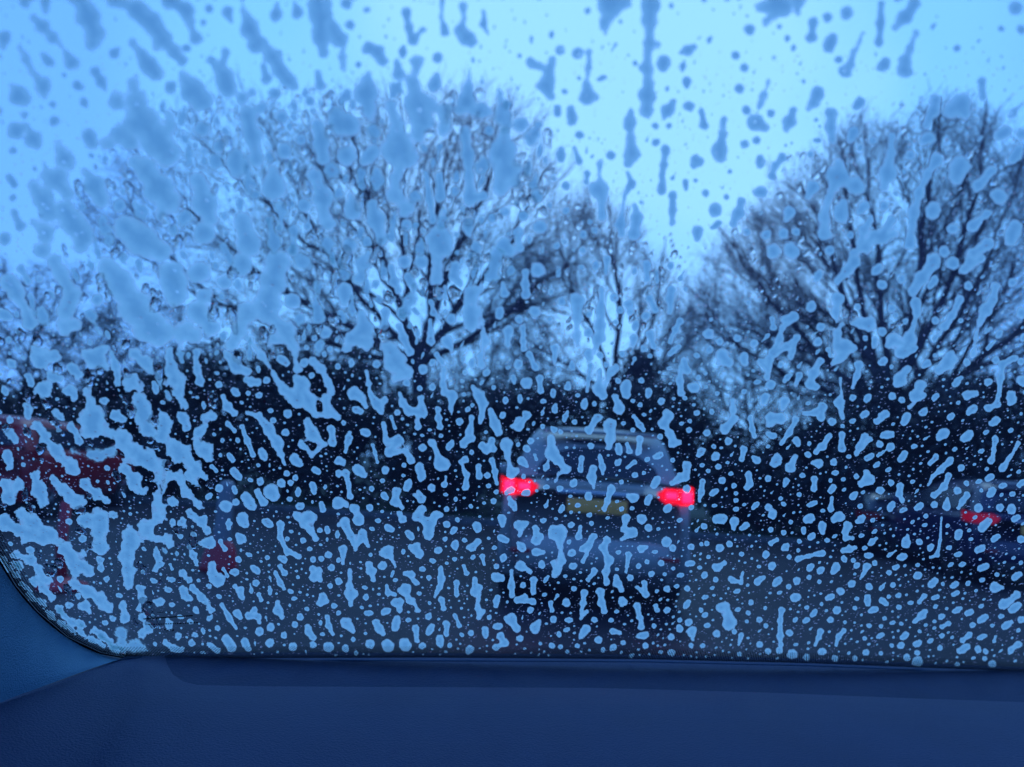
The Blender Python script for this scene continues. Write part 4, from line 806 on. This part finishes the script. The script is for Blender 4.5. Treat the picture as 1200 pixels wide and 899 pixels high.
def slush_mat(name, thin):
    m = bpy.data.materials.new(name); m.use_nodes = True
    t = m.node_tree; t.nodes.clear()
    o_ = N(t, 'ShaderNodeOutputMaterial')
    at = N(t, 'ShaderNodeAttribute', attribute_name='depth')
    tcn = N(t, 'ShaderNodeTexCoord')
    tl = N(t, 'ShaderNodeBsdfTranslucent'); df = N(t, 'ShaderNodeBsdfDiffuse'); trn = N(t, 'ShaderNodeBsdfTransparent')
    nn = N(t, 'ShaderNodeTexNoise'); nn.inputs['Scale'].default_value = 260 if not thin else 140; nn.inputs['Detail'].default_value = 5
    t.links.new(tcn.outputs['Object'], nn.inputs['Vector'])
    vo = N(t, 'ShaderNodeTexVoronoi'); vo.inputs['Scale'].default_value = 330
    t.links.new(tcn.outputs['Object'], vo.inputs['Vector'])
    # air bubbles: small pale specks, only where the slush is thick
    bb = N(t, 'ShaderNodeMapRange'); bb.inputs['From Min'].default_value = 0.20; bb.inputs['From Max'].default_value = 0.32; bb.inputs['To Min'].default_value = 1; bb.inputs['To Max'].default_value = 0
    t.links.new(vo.outputs['Distance'], bb.inputs['Value'])
    sp = N(t, 'ShaderNodeSeparateColor'); t.links.new(vo.outputs['Color'], sp.inputs['Color'])
    gt = N(t, 'ShaderNodeMath', operation='GREATER_THAN'); gt.inputs[1].default_value = 0.66
    t.links.new(sp.outputs['Red'], gt.inputs[0])
    g2 = N(t, 'ShaderNodeMapRange'); g2.inputs['From Min'].default_value = 0.62; g2.inputs['From Max'].default_value = 0.8
    t.links.new(at.outputs['Fac'], g2.inputs['Value'])
    m1 = N(t, 'ShaderNodeMath', operation='MULTIPLY'); t.links.new(bb.outputs[0], m1.inputs[0]); t.links.new(gt.outputs[0], m1.inputs[1])
    m2 = N(t, 'ShaderNodeMath', operation='MULTIPLY'); t.links.new(m1.outputs[0], m2.inputs[0]); t.links.new(g2.outputs[0], m2.inputs[1])
    # thickness: thin rim lets more light through, thick middle less
    rr = N(t, 'ShaderNodeValToRGB')
    rr.color_ramp.elements[0].position = 0.0; rr.color_ramp.elements[0].color = (0.95, 1.0, 0.98, 1)
    rr.color_ramp.elements[1].position = 1.0; rr.color_ramp.elements[1].color = (0.45, 0.63, 0.65, 1)
    e_ = rr.color_ramp.elements.new(0.35); e_.color = (0.66, 0.82, 0.78, 1)
    ma = N(t, 'ShaderNodeMath', operation='MULTIPLY_ADD'); t.links.new(nn.outputs['Fac'], ma.inputs[0]); ma.inputs[1].default_value = 0.5
    sb = N(t, 'ShaderNodeMath', operation='SUBTRACT'); t.links.new(at.outputs['Fac'], sb.inputs[0]); sb.inputs[1].default_value = 0.25
    t.links.new(sb.outputs[0], ma.inputs[2]); t.links.new(ma.outputs[0], rr.inputs['Fac'])
    mc = N(t, 'ShaderNodeMix', data_type='RGBA'); t.links.new(m2.outputs[0], mc.inputs['Factor']); t.links.new(rr.outputs['Color'], mc.inputs['A']); mc.inputs['B'].default_value = (0.97, 0.97, 0.97, 1)
    t.links.new(mc.outputs['Result'], tl.inputs['Color']); t.links.new(mc.outputs['Result'], df.inputs['Color'])
    a1 = N(t, 'ShaderNodeMixShader'); a1.inputs['Fac'].default_value = 0.10
    t.links.new(tl.outputs[0], a1.inputs[1]); t.links.new(df.outputs[0], a1.inputs[2])
    tp = N(t, 'ShaderNodeValToRGB')
    if thin:
        tp.color_ramp.elements[0].color = (0.92,) * 3 + (1,); tp.color_ramp.elements[0].position = 0.15; tp.color_ramp.elements[1].position = 0.55; tp.color_ramp.elements[1].color = (0.08,) * 3 + (1,)
        t.links.new(ma.outputs[0], tp.inputs['Fac'])
    else:
        tp.color_ramp.elements[0].color = (0.35,) * 3 + (1,); tp.color_ramp.elements[1].position = 0.35; tp.color_ramp.elements[1].color = (0.05,) * 3 + (1,)
        t.links.new(at.outputs['Fac'], tp.inputs['Fac'])
    a2 = N(t, 'ShaderNodeMixShader')
    mb = N(t, 'ShaderNodeMath', operation='MULTIPLY_ADD'); t.links.new(m2.outputs[0], mb.inputs[0]); mb.inputs[1].default_value = 0.55
    t.links.new(tp.outputs['Color'], mb.inputs[2]); t.links.new(mb.outputs[0], a2.inputs['Fac']); t.links.new(a1.outputs[0], a2.inputs[1]); t.links.new(trn.outputs[0], a2.inputs[2])
    t.links.new(a2.outputs[0], o_.inputs['Surface'])
    return m
slush = slush_mat('slush', False); slush_thin = slush_mat('thin_slush', True)
skin = bpy.data.materials.new('wet_skin'); skin.use_nodes = True
t = skin.node_tree; t.nodes.clear()
o_ = N(t, 'ShaderNodeOutputMaterial'); mxs = N(t, 'ShaderNodeMixShader'); tr = N(t, 'ShaderNodeBsdfTransparent'); gl = N(t, 'ShaderNodeBsdfGlossy'); gl.inputs['Roughness'].default_value = 0.1
mxs.inputs['Fac'].default_value = 0.04
t.links.new(tr.outputs[0], mxs.inputs[1]); t.links.new(gl.outputs[0], mxs.inputs[2]); t.links.new(mxs.outputs[0], o_.inputs['Surface'])
speck_m = bpy.data.materials.new('slush_speck'); speck_m.use_nodes = True
t = speck_m.node_tree; t.nodes.clear()
o_ = N(t, 'ShaderNodeOutputMaterial'); tl = N(t, 'ShaderNodeBsdfTranslucent'); tl.inputs['Color'].default_value = (0.80, 0.62, 0.70, 1)
tr = N(t, 'ShaderNodeBsdfTransparent'); mxs = N(t, 'ShaderNodeMixShader'); mxs.inputs['Fac'].default_value = 0.35
t.links.new(tl.outputs[0], mxs.inputs[1]); t.links.new(tr.outputs[0], mxs.inputs[2]); t.links.new(mxs.outputs[0], o_.inputs['Surface'])

# fast pixel -> glass mapping with numpy
CRn = np.array(CR); CAMn = np.array(CAM); gnn = np.array(gn); B1n = np.array(B1)
def glass_np(px, py, off):
    d = np.stack([(px - 600) / FOC, -(py - 449.5) / FOC, -np.ones_like(px)], 1) @ CRn.T
    t_ = ((B1n - CAMn) @ gnn + off) / (d @ gnn)
    return CAMn + d * t_[:, None]
VPd = CR.transposed() @ (-up)                                     # where lines running down the glass meet in view
VP = (600 + FOC * VPd.x / -VPd.z, 449.5 - FOC * VPd.y / -VPd.z)

OCC = np.zeros((960, 1260), bool)                                 # which bits of glass already carry slush
def sdf_eval(c, X, Y, rs, wob):
    d = None
    kk = 0.4 * min(q[2] for q in c) + 0.5
    brk = {i for i, q in enumerate(c) if len(q) > 3}                # a circle that starts a new chain
    for i in range(max(1, len(c) - 1)):
        if (i + 1) in brk: 
            if i in brk or i == 0 or len(c) == 1: pass
            else: continue
        a_ = c[i]; b_ = c[min(i + 1, len(c) - 1)]
        if (i + 1) in brk: b_ = a_
        dx, dy = b_[0] - a_[0], b_[1] - a_[1]; L2 = dx * dx + dy * dy
        t_ = np.clip(((X - a_[0]) * dx + (Y - a_[1]) * dy) / L2, 0, 1) if L2 > 0 else np.zeros_like(X)
        ra0, rb0 = a_[2], b_[2]; gap = math.sqrt(L2) / (ra0 + rb0)
        if (len(c) == 2 or L2 == 0) and gap < 1.2: sw = 0.16 * min(1, gap * 1.6) * min(ra0, rb0); ra0 -= sw * .6; rb0 -= sw * .6
        else: sw = -0.30 * min(ra0, rb0) * min(1.0, max(0.0, gap - .35) * 1.1)
        e_ = np.hypot(X - a_[0] - t_ * dx, Y - a_[1] - t_ * dy) - (ra0 + (rb0 - ra0) * t_ + sw * 4 * t_ * (1 - t_))
        if d is None: d = e_
        else:
            h_ = np.maximum(kk - np.abs(d - e_), 0) / kk
            d = np.minimum(d, e_) - h_ * h_ * kk * 0.25
    mr = max(q[2] for q in c)
    for o_i, (wl, am) in enumerate(((2.6, .09), (1.15, .05), (0.5, .042))):
        wl_ = max(wl * mr, 2.2); ph = rs.uniform(0, 6.28, 4); an = rs.uniform(0, PI)
        ca_, sa_ = math.cos(an), math.sin(an)
        u_ = (X * ca_ + Y * sa_) * 6.28 / wl_; v_ = (-X * sa_ + Y * ca_) * 6.28 / wl_
        d = d + wob * am * mr * (np.sin(u_ + ph[0] + 1.3 * np.sin(v_ * .7 + ph[1])) + np.sin(v_ + ph[2] + np.sin(u_ * .6 + ph[3]))) * 0.7
    return d
zcount = [0]
def splat_mesh(c, rs, wob=1.0, coarse=1.0, dome_=1.0):
    """closed flat-backed drop: returns verts(world), back faces, front faces, depth per vert, area"""
    mr = max(q[2] for q in c); r0 = min(q[2] for q in c)
    h = float(np.clip(mr / 4.0, 0.62, 2.2)) * coarse
    x0 = min(q[0] - q[2] for q in c) - 3 * h; x1 = max(q[0] + q[2] for q in c) + 3 * h
    y0 = min(q[1] - q[2] for q in c) - 3 * h; y1 = max(q[1] + q[2] for q in c) + 3 * h
    nx, ny = int((x1 - x0) / h) + 2, int((y1 - y0) / h) + 2
    X, Y = np.meshgrid(x0 + np.arange(nx) * h, y0 + np.arange(ny) * h)
    D = sdf_eval(c, X, Y, rs, wob)
    ins = D < 0
    cell = ins[:-1, :-1] | ins[1:, :-1] | ins[:-1, 1:] | ins[1:, 1:]
    if not cell.any(): return None
    gy, gx_ = np.gradient(D, h)
    g2_ = np.maximum(np.hypot(gx_, gy), 0.3)
    out = ~ins
    PX = X.copy(); PY = Y.copy()
    st_ = np.clip(D, 0, 1.6 * h)
    PX[out] -= (gx_ / g2_ ** 2 * st_)[out]; PY[out] -= (gy / g2_ ** 2 * st_)[out]
    use = np.zeros_like(ins)
    use[:-1, :-1] |= cell; use[1:, :-1] |= cell; use[:-1, 1:] |= cell; use[1:, 1:] |= cell
    idx = -np.ones(ins.shape, int); idx[use] = np.arange(use.sum()); n_ = int(use.sum())
    dep = np.clip(-D / max(mr * 0.8, 1.5), 0, 1)[use]
    rim = np.clip(-D / 2.0, 0, 1)[use]
    zcount[0] += 1
    off0 = GLASS_OUT + 0.0004 + (zcount[0] % 400) * 2.5e-6
    lift = (0.0002 + dome_ * 0.0016 * np.sqrt(np.clip(-D[use] / max(mr, 1), 0, 1)) * min(1.6, mr / 6)) * (~out[use])
    pb_ = glass_np(PX[use], PY[use], off0)
    j, i = np.nonzero(cell)
    q = np.stack([idx[j, i], idx[j + 1, i], idx[j + 1, i + 1], idx[j, i + 1]], 1)
    inner = ins[use]
    pf = glass_np(PX[use], PY[use], off0) + gnn * lift[:, None]
    remap = np.where(inner, np.arange(n_) + n_, np.arange(n_))      # rim vertices are shared
    qf = remap[q][:, ::-1]
    V = np.concatenate([pb_, pf]); Dp = np.concatenate([np.clip(dep * .9 + rim * .1, 0, 1)] * 2)
    # mark occupancy
    ox = np.clip((PX[use] + 30).astype(int), 0, 1259); oy = np.clip((PY[use] + 30).astype(int), 0, 959)
    for ax_ in (-1, 0, 1):
        for ay_ in (-1, 0, 1): OCC[np.clip(oy + ay_, 0, 959), np.clip(ox + ax_, 0, 1259)] = True
    return V, q, qf, Dp, float(ins.sum()) * h * h

def obj_from(name, datas, origin, mats_):
    V = []; F = []; MI = []; DP = []; k_ = 0
    for (v, q, qf, dp, _a) in datas:
        used = np.zeros(len(v), bool); used[q.ravel()] = True; used[qf.ravel()] = True
        mp = np.cumsum(used) - 1
        V.append(v[used] - origin); DP.append(dp[used])
        F.append(mp[q] + k_); F.append(mp[qf] + k_); MI += [0] * len(q) + [1] * len(qf); k_ += int(used.sum())
    V = np.concatenate(V); F = np.concatenate(F)
    me = bpy.data.meshes.new(name)
    me.vertices.add(len(V)); me.vertices.foreach_set('co', V.astype(np.float32).ravel())
    me.loops.add(F.size); me.loops.foreach_set('vertex_index', F.ravel().astype(np.int32))
    me.polygons.add(len(F)); me.polygons.foreach_set('loop_start', (np.arange(len(F)) * 4).astype(np.int32)); me.polygons.foreach_set('loop_total', np.full(len(F), 4, np.int32))
    me.polygons.foreach_set('material_index', np.array(MI, np.int32))
    for mm in mats_: me.materials.append(mm)
    me.attributes.new('depth', 'FLOAT', 'POINT').data.foreach_set('value', np.concatenate(DP).astype(np.float32))
    me.update(calc_edges=True)
    o = bpy.data.objects.new(name, me); o.location = origin; COL.objects.link(o)
    return o

traced = []
ox = oy = 0
for line in BLOBS.strip().splitlines():
    if line.startswith('@'):
        ox, oy = map(float, line[1:].split()); continue
    for b_ in line.split('/'):
        thin = b_.startswith('~'); q = [float(x) for x in b_.lstrip('~').split()]
        c = [(ox + q[i] / 3.0, oy + q[i + 1] / 3.0, abs(q[i + 2]) / 3.0 + (0.35 if oy + q[i + 1] / 3.0 > 380 else 0.15)) for i in range(0, len(q), 3)]
        traced.append((c, thin))
def touch(a_, b_):
    return any(math.hypot(p[0] - q[0], p[1] - q[1]) < p[2] + q[2] - .6 for p in a_ for q in b_)
merged = []
for c, thin in traced:
    hit = [m_i for m_i in merged if m_i[1] == thin and touch(c, m_i[0])]
    # a lone last circle is doubled so that every chain ends on a segment
    c = c + [c[-1]] if len(c) == 1 else c
    big = sum(len(h_[0]) for h_ in hit) > 60
    if hit and not big:
        base_ = list(c)
        for h_ in hit:
            base_ = base_ + [(*h_[0][0][:3], 1)] + h_[0][1:]; merged.remove(h_)
        merged.append([base_, thin])
    else: merged.append([list(c), thin])
traced = merged
allb = []
rs_ = np.random.default_rng(5)
for c, thin in traced:
    cx = np.mean([q[0] for q in c]); cy = np.mean([q[1] for q in c])
    rag = 1.0
    if cx < 250 and cy > 400: rag = 1.9
    if thin: rag = 3.0
    r = splat_mesh(c, rs_, wob=rag)
    if r: allb.append([r, c, thin, cx, cy])
def occ(x, y):
    i, j = int(x + 30), int(y + 30)
    return 0 <= i < 1260 and 0 <= j < 960 and OCC[j, i]
def free(x, y, r):
    return not any(occ(x + a_ * r, y + b_ * r) for a_, b_ in ((0, 0), (1.3, 0), (-1.3, 0), (0, 1.3), (0, -1.3), (.9, .9), (-.9, .9), (.9, -.9), (-.9, -.9)))
def pill_y(x):                                                   # where the glass ends at the lower left
    if x > 150: return 770 + max(0, (x - 700)) * .025
    return np.interp(x, [-60, 0, 20, 45, 80, 120, 150], [545, 648, 682, 712, 742, 762, 768])
def rand_blob(x, y, r):
    dx, dy = VP[0] - x, VP[1] - y; l_ = math.hypot(dx, dy); dx /= l_; dy /= l_
    dx += random.gauss(0, .18)
    if r < 3.4 and y > 430 and random.random() < .8:            # small drops lie round on the glass, so they look flattened low down
        dx, dy = 1.0, -0.55 * (x - 560) / 640 + random.gauss(0, .15); el = r * random.uniform(.3, .75)
        return [(x - dx * el, y - dy * el, r * random.uniform(.6, .85)), (x, y, r * .9), (x + dx * el, y + dy * el, r * random.uniform(.55, .85))]
    el = random.choice([0.35, 0.5, 0.7, 0.9, 1.2]) * r
    c = [(x - dx * el, y - dy * el, r * random.uniform(.55, .8)), (x, y, r), (x + dx * el, y + dy * el, r * random.uniform(.6, .9))] if el < r * 1.1 else [(x - dx * el, y - dy * el, r * random.uniform(.45, .8)), (x + dx * r * .2, y, r * random.uniform(.8, 1)), (x + dx * el, y + dy * el, r * random.uniform(.6, .95))]
    u = random.random()
    if u < .14: c = [(x - dx * (el + 2.2 * r), y - dy * (el + 2.2 * r), r * .4)] + c
    elif u < .2: c = c + [(x + dx * (el + 2.4 * r), y + dy * (el + 2.4 * r), r * .45)]
    return c
extra = []
tries = 0
def want(x, y):
    if y > pill_y(x) - 2: return 0
    d_ = 0.10
    if y > 380: d_ = 0.7
    if y > 480: d_ = 1.0
    if y > 640: d_ = 1.5
    if x > 820: d_ *= 0.75
    if x < 0 or x > 1200 or y < 0: d_ = .4
    if x < 150 and y > pill_y(x) - 16: d_ = 1.5
    if y > 745: d_ = 1.2
    return d_
for n_, (ra_, rb_) in ((150, (3.2, 5.0)), (480, (1.9, 3.1)), (2300, (0.8, 1.6))):
    k_ = 0; tries = 0
    while k_ < n_ and tries < n_ * 12:
        tries += 1
        x = random.uniform(-29, 1229); y = random.uniform(-29, 795)
        if random.random() > want(x, y) / 1.5: continue
        r = random.uniform(ra_, rb_) 
        if y < 350: r *= 1.1
        if not free(x, y, r + 1.2): continue
        q = splat_mesh(rand_blob(x, y, r), rs_, wob=1.0 if r > 2 else .4, coarse=1.0 if r > 1.9 else 0.9)
        if q: extra.append([q, x, y]); k_ += 1
# a crust of slush along the lower left edge of the glass
for px, py in [(2, 655), (10, 667), (18, 676), (30, 690), (38, 699), (50, 708), (62, 721), (74, 731), (84, 738), (96, 744), (108, 750), (118, 755), (132, 759), (142, 762), (70, 716), (40, 684), (94, 732), (20, 664), (122, 748)]:
    x, y = px + random.uniform(-2, 2), py + random.uniform(-3, 1)
    q = splat_mesh([(x - 4, y - 3, random.uniform(2, 3.5)), (x, y, random.uniform(3, 5)), (x + 3.5, y + 3, random.uniform(1.5, 3))], rs_, wob=1.8)
    if q: extra.append([q, x, y])
# slush continuing beyond the frame
for k_ in range(260):
    side = random.random()
    if side < .4: x, y = random.uniform(1235, 1600), random.uniform(-300, 780)
    elif side < .8: x, y = random.uniform(-200, 1500), random.uniform(-400, -45)
    else: x, y = random.uniform(-300, -40), random.uniform(-300, 300)
    if y > pill_y(x) - 10: continue
    r = random.uniform(3, 13) * (1.3 if y < 200 else .8)
    q = splat_mesh(rand_blob(x, y, r), rs_, coarse=1.6)
    if q: extra.append([q, x, y])

# names and labels of the 300 largest
allb.sort(key=lambda b_: -b_[0][4])
def spot(x, y):
    if y < 110 and x < 130: return 'the sky in the top left corner'
    if y < 110 and x < 400: return 'the sky above the left of the broad tree'
    if y < 110 and x < 640: return 'the sky above the right of the broad tree'
    if y < 130 and x < 860: return 'the open sky at top centre'
    if y < 60: return 'the sky high above the right tree'
    if y < 200 and x > 860 and y < 330 - (x - 800) * .75: return 'the sky just above the right tree'
    if x > 640 and x < 860 and y < 250: return 'the open sky between the trees'
    if x > 760 and x < 830 and y < 420: return 'the sky gap between the trees'
    if x < 120 and y < 330: return 'the sky left of the broad tree'
    if x < 130 and y < 470: return 'the left-edge bush and tree'
    if y < 300:
        if x < 250: return 'the left flank of the broad tree'
        if x < 420: return 'the crown middle of the broad tree'
        if x < 660: return 'the right side of the broad tree crown'
        if x < 960: return 'the left edge of the right tree crown'
        if x < 1080: return 'the crown middle of the right tree'
        return 'the far right of the right tree crown'
    if y < 430:
        if x < 260: return 'the foot of the broad tree crown, left'
        if x < 420: return 'the lower limbs of the broad tree'
        if x < 560: return 'the trunk fork of the broad tree'
        if x < 760: return 'the small pale tree'
        if x < 960: return 'the low pale tree beside the right tree'
        if x < 1100: return 'the stems of the right tree'
        return 'the bright patch right of the tree stems'
    if y < 500:
        if x < 250: return 'the dark bushes left of centre'
        if x < 400: return 'the tallest dark evergreen'
        if x < 580: return 'the bush left of the silver car roof'
        if x < 800: return 'the bushes just above the silver car roof'
        if x < 1000: return 'the bush right of the silver car roof'
        return 'the dark bush at the right'
    if y < 640:
        if x < 130: return 'the red car at the left'
        if x < 230: return 'the gap beside the red car'
        if x < 330: return 'the verge above the bollard'
        if x < 560: return 'the verge left of the silver car'
        if x < 640: return 'the left brake lamp of the silver car'
        if x < 750 and y < 575: return 'the rear window of the silver car'
        if x < 750: return 'the number plate of the silver car'
        if x < 830: return 'the right brake lamp of the silver car'
        if x < 1010: return 'the verge right of the silver car'
        return 'the dark navy car'
    if x < 150: return 'the lower left corner of the glass'
    if x < 240: return 'the wet road above the printed mark'
    if x < 400: return 'the wet road near the bollard'
    if x < 560: return 'the wet road left of the silver car'
    if x < 800 and y < 690: return 'the bumper of the silver car'
    if x < 800: return 'the dark road under the silver car'
    if x < 1000: return 'the wet road right of the silver car'
    return 'the wet road under the navy car'
def shape(c, thin, area):
    if thin: return 'smeared thin'
    xs = [q[0] for q in c]; ys = [q[1] for q in c]; rr_ = [q[2] for q in c]
    ext = math.hypot(max(xs) - min(xs), max(ys) - min(ys)) + 2 * np.mean(rr_)
    asp = ext / (2 * np.mean(rr_))
    if len(c) == 1: return 'round'
    if len(c) >= 5: return 'branching' if (max(xs) - min(xs)) > .55 * (max(ys) - min(ys)) else 'knotted long'
    if asp > 3: return 'long streaked'
    if rr_[0] < .65 * rr_[-1]: return 'drop-shaped'
    if rr_[-1] < .65 * rr_[0]: return 'tail-down'
    if asp < 1.9: return 'oval'
    return 'lumpy'
ORD = ['largest', 'second largest', 'third largest', 'fourth largest', 'fifth largest', 'sixth largest', 'seventh largest', 'eighth largest', 'ninth largest', 'tenth largest', 'eleventh largest', 'twelfth largest', 'thirteenth largest', 'fourteenth largest']
cls = {}
IND = 300
for b_ in allb[:IND]:
    b_.append((shape(b_[1], b_[2], b_[0][4]), spot(b_[3], b_[4])))
    cls.setdefault(b_[5], []).append(b_)
for (sh_, sp_), lst in cls.items():
    for k_, b_ in enumerate(lst):
        org = glass_np(np.array([b_[3]]), np.array([b_[4]]), GLASS_OUT)[0]
        o = obj_from('slush_splat', [b_[0]], org, [slush_thin if b_[2] else slush, skin])
        lead = '' if len(lst) == 1 else ORD[min(k_, 13)] + ' '
        tag(o, f'{lead}{sh_} slush splat over {sp_}', 'slush splat', 'slush splats on the windscreen')
rest = [b_[0] for b_ in allb[IND:] if not b_[2]] + [e_[0] for e_ in extra]
o = obj_from('slush_spatter', rest, B1n, [slush, skin]); tag(o, 'small blue-white slush drops scattered all over the glass', 'slush', kind='stuff')

# finest specks
n_ = 8500; X = []; 
while len(X) < n_:
    x = random.uniform(-29, 1229); y = random.uniform(60, 795)
    if y > pill_y(x) - 3 or occ(x, y): continue
    if random.random() > (1.0 if y > 600 else .7 if y > 440 else .18 + .3 * (y > 330)): continue
    X.append((x, y, random.choice([.32, .4, .48, .58, .72, .9])))
X = np.array(X); c0 = glass_np(X[:, 0], X[:, 1], GLASS_OUT + .0008)
bxn, upn = np.array(bx), np.array(up)
dist_ = np.linalg.norm(c0 - CAMn, axis=1); rad_ = X[:, 2] / FOC * dist_
ang = np.arange(6) * PI / 3
ringv = c0[:, None, :] + (bxn[None, None] * 1.15 * np.cos(ang)[None, :, None] + upn[None, None] * 1.3 * np.sin(ang)[None, :, None]) * rad_[:, None, None]
apex = c0 + gnn * rad_[:, None] * .6
V = np.concatenate([ringv, apex[:, None]], 1).reshape(-1, 3)
F = [(k_ * 7 + i, k_ * 7 + (i + 1) % 6, k_ * 7 + 6) for k_ in range(n_) for i in range(6)] 
o = mesh_obj('slush_specks', V, F, speck_m); tag(o, 'tiny pale slush specks between the drops on the glass', 'slush', kind='stuff')

# clear melt water: lens-shaped drops that bend what lies behind
water = bpy.data.materials.new('melt_water'); water.use_nodes = True
t = water.node_tree; t.nodes.clear()
o_ = N(t, 'ShaderNodeOutputMaterial'); gs = N(t, 'ShaderNodeBsdfGlass'); gs.inputs['IOR'].default_value = 1.33; gs.inputs['Roughness'].default_value = 0.0
t.links.new(gs.outputs[0], o_.inputs['Surface'])
def inside(poly, x, y):
    c_ = False
    for (x1, y1), (x2, y2) in zip(poly, poly[1:] + poly[:1]):
        if (y1 > y) != (y2 > y) and x < (x2 - x1) * (y - y1) / (y2 - y1) + x1: c_ = not c_
    return c_
WET = [(95, 190), (180, 125), (300, 105), (420, 100), (560, 105), (650, 150), (650, 230), (600, 320), (560, 370), (420, 400), (400, 420), (230, 420), (110, 400), (60, 330)]
WET2 = [(840, 230), (1000, 130), (1110, 110), (1229, 200), (1229, 380), (1080, 400), (900, 360)]
WET3 = [(0, 330), (120, 360), (250, 420), (250, 560), (210, 700), (170, 750), (60, 700), (0, 620)]
film = []
k_ = 0
while k_ < 2100:
    pz = WET if k_ < 1600 else WET3
    x = random.uniform(-29, 700); y = random.uniform(60, 780)
    if not inside(pz, x, y): continue
    k_ += 1; r = random.uniform(3, 13)
    if not free(x, y, r * .5): continue
    q = splat_mesh(rand_blob(x, y, r), rs_, wob=2.0, coarse=1.2, dome_=.3)
    if q: film.append(q)
of = obj_from('slush_film', film, B1n, [slush_thin, skin]); tag(of, 'half-clear melting slush film smeared over the left half of the glass', 'slush', kind='stuff')
lens = []
for poly, n_, (r0_, r1_), dm in ((WET, 800, (2.0, 7.5), .5), (WET2, 230, (1.0, 4.0), .35), (WET3, 160, (2, 8), .6), ([(660, 230), (800, 280), (800, 400), (600, 400)], 120, (1.5, 4.5), .5)):
    k_ = 0
    while k_ < n_:
        x = random.uniform(-29, 1229); y = random.uniform(60, 790)
        if not inside(poly, x, y): continue
        k_ += 1
        if occ(x, y): continue
        r = r0_ + (r1_ - r0_) * random.random() ** 2
        cc = rand_blob(x, y, r)
        sv_ = OCC.copy() if False else None
        q = splat_mesh(cc, rs_, wob=1.9, coarse=1.15, dome_=dm)
        if q: lens.append(q)
o = obj_from('melt_water', lens, B1n, [water, water]); tag(o, 'clear rippled melt water between the slush, mostly over the broad tree', 'water', kind='stuff')
for pl_ in o.data.polygons: pass
o.data.polygons.foreach_set('use_smooth', [True] * len(o.data.polygons))
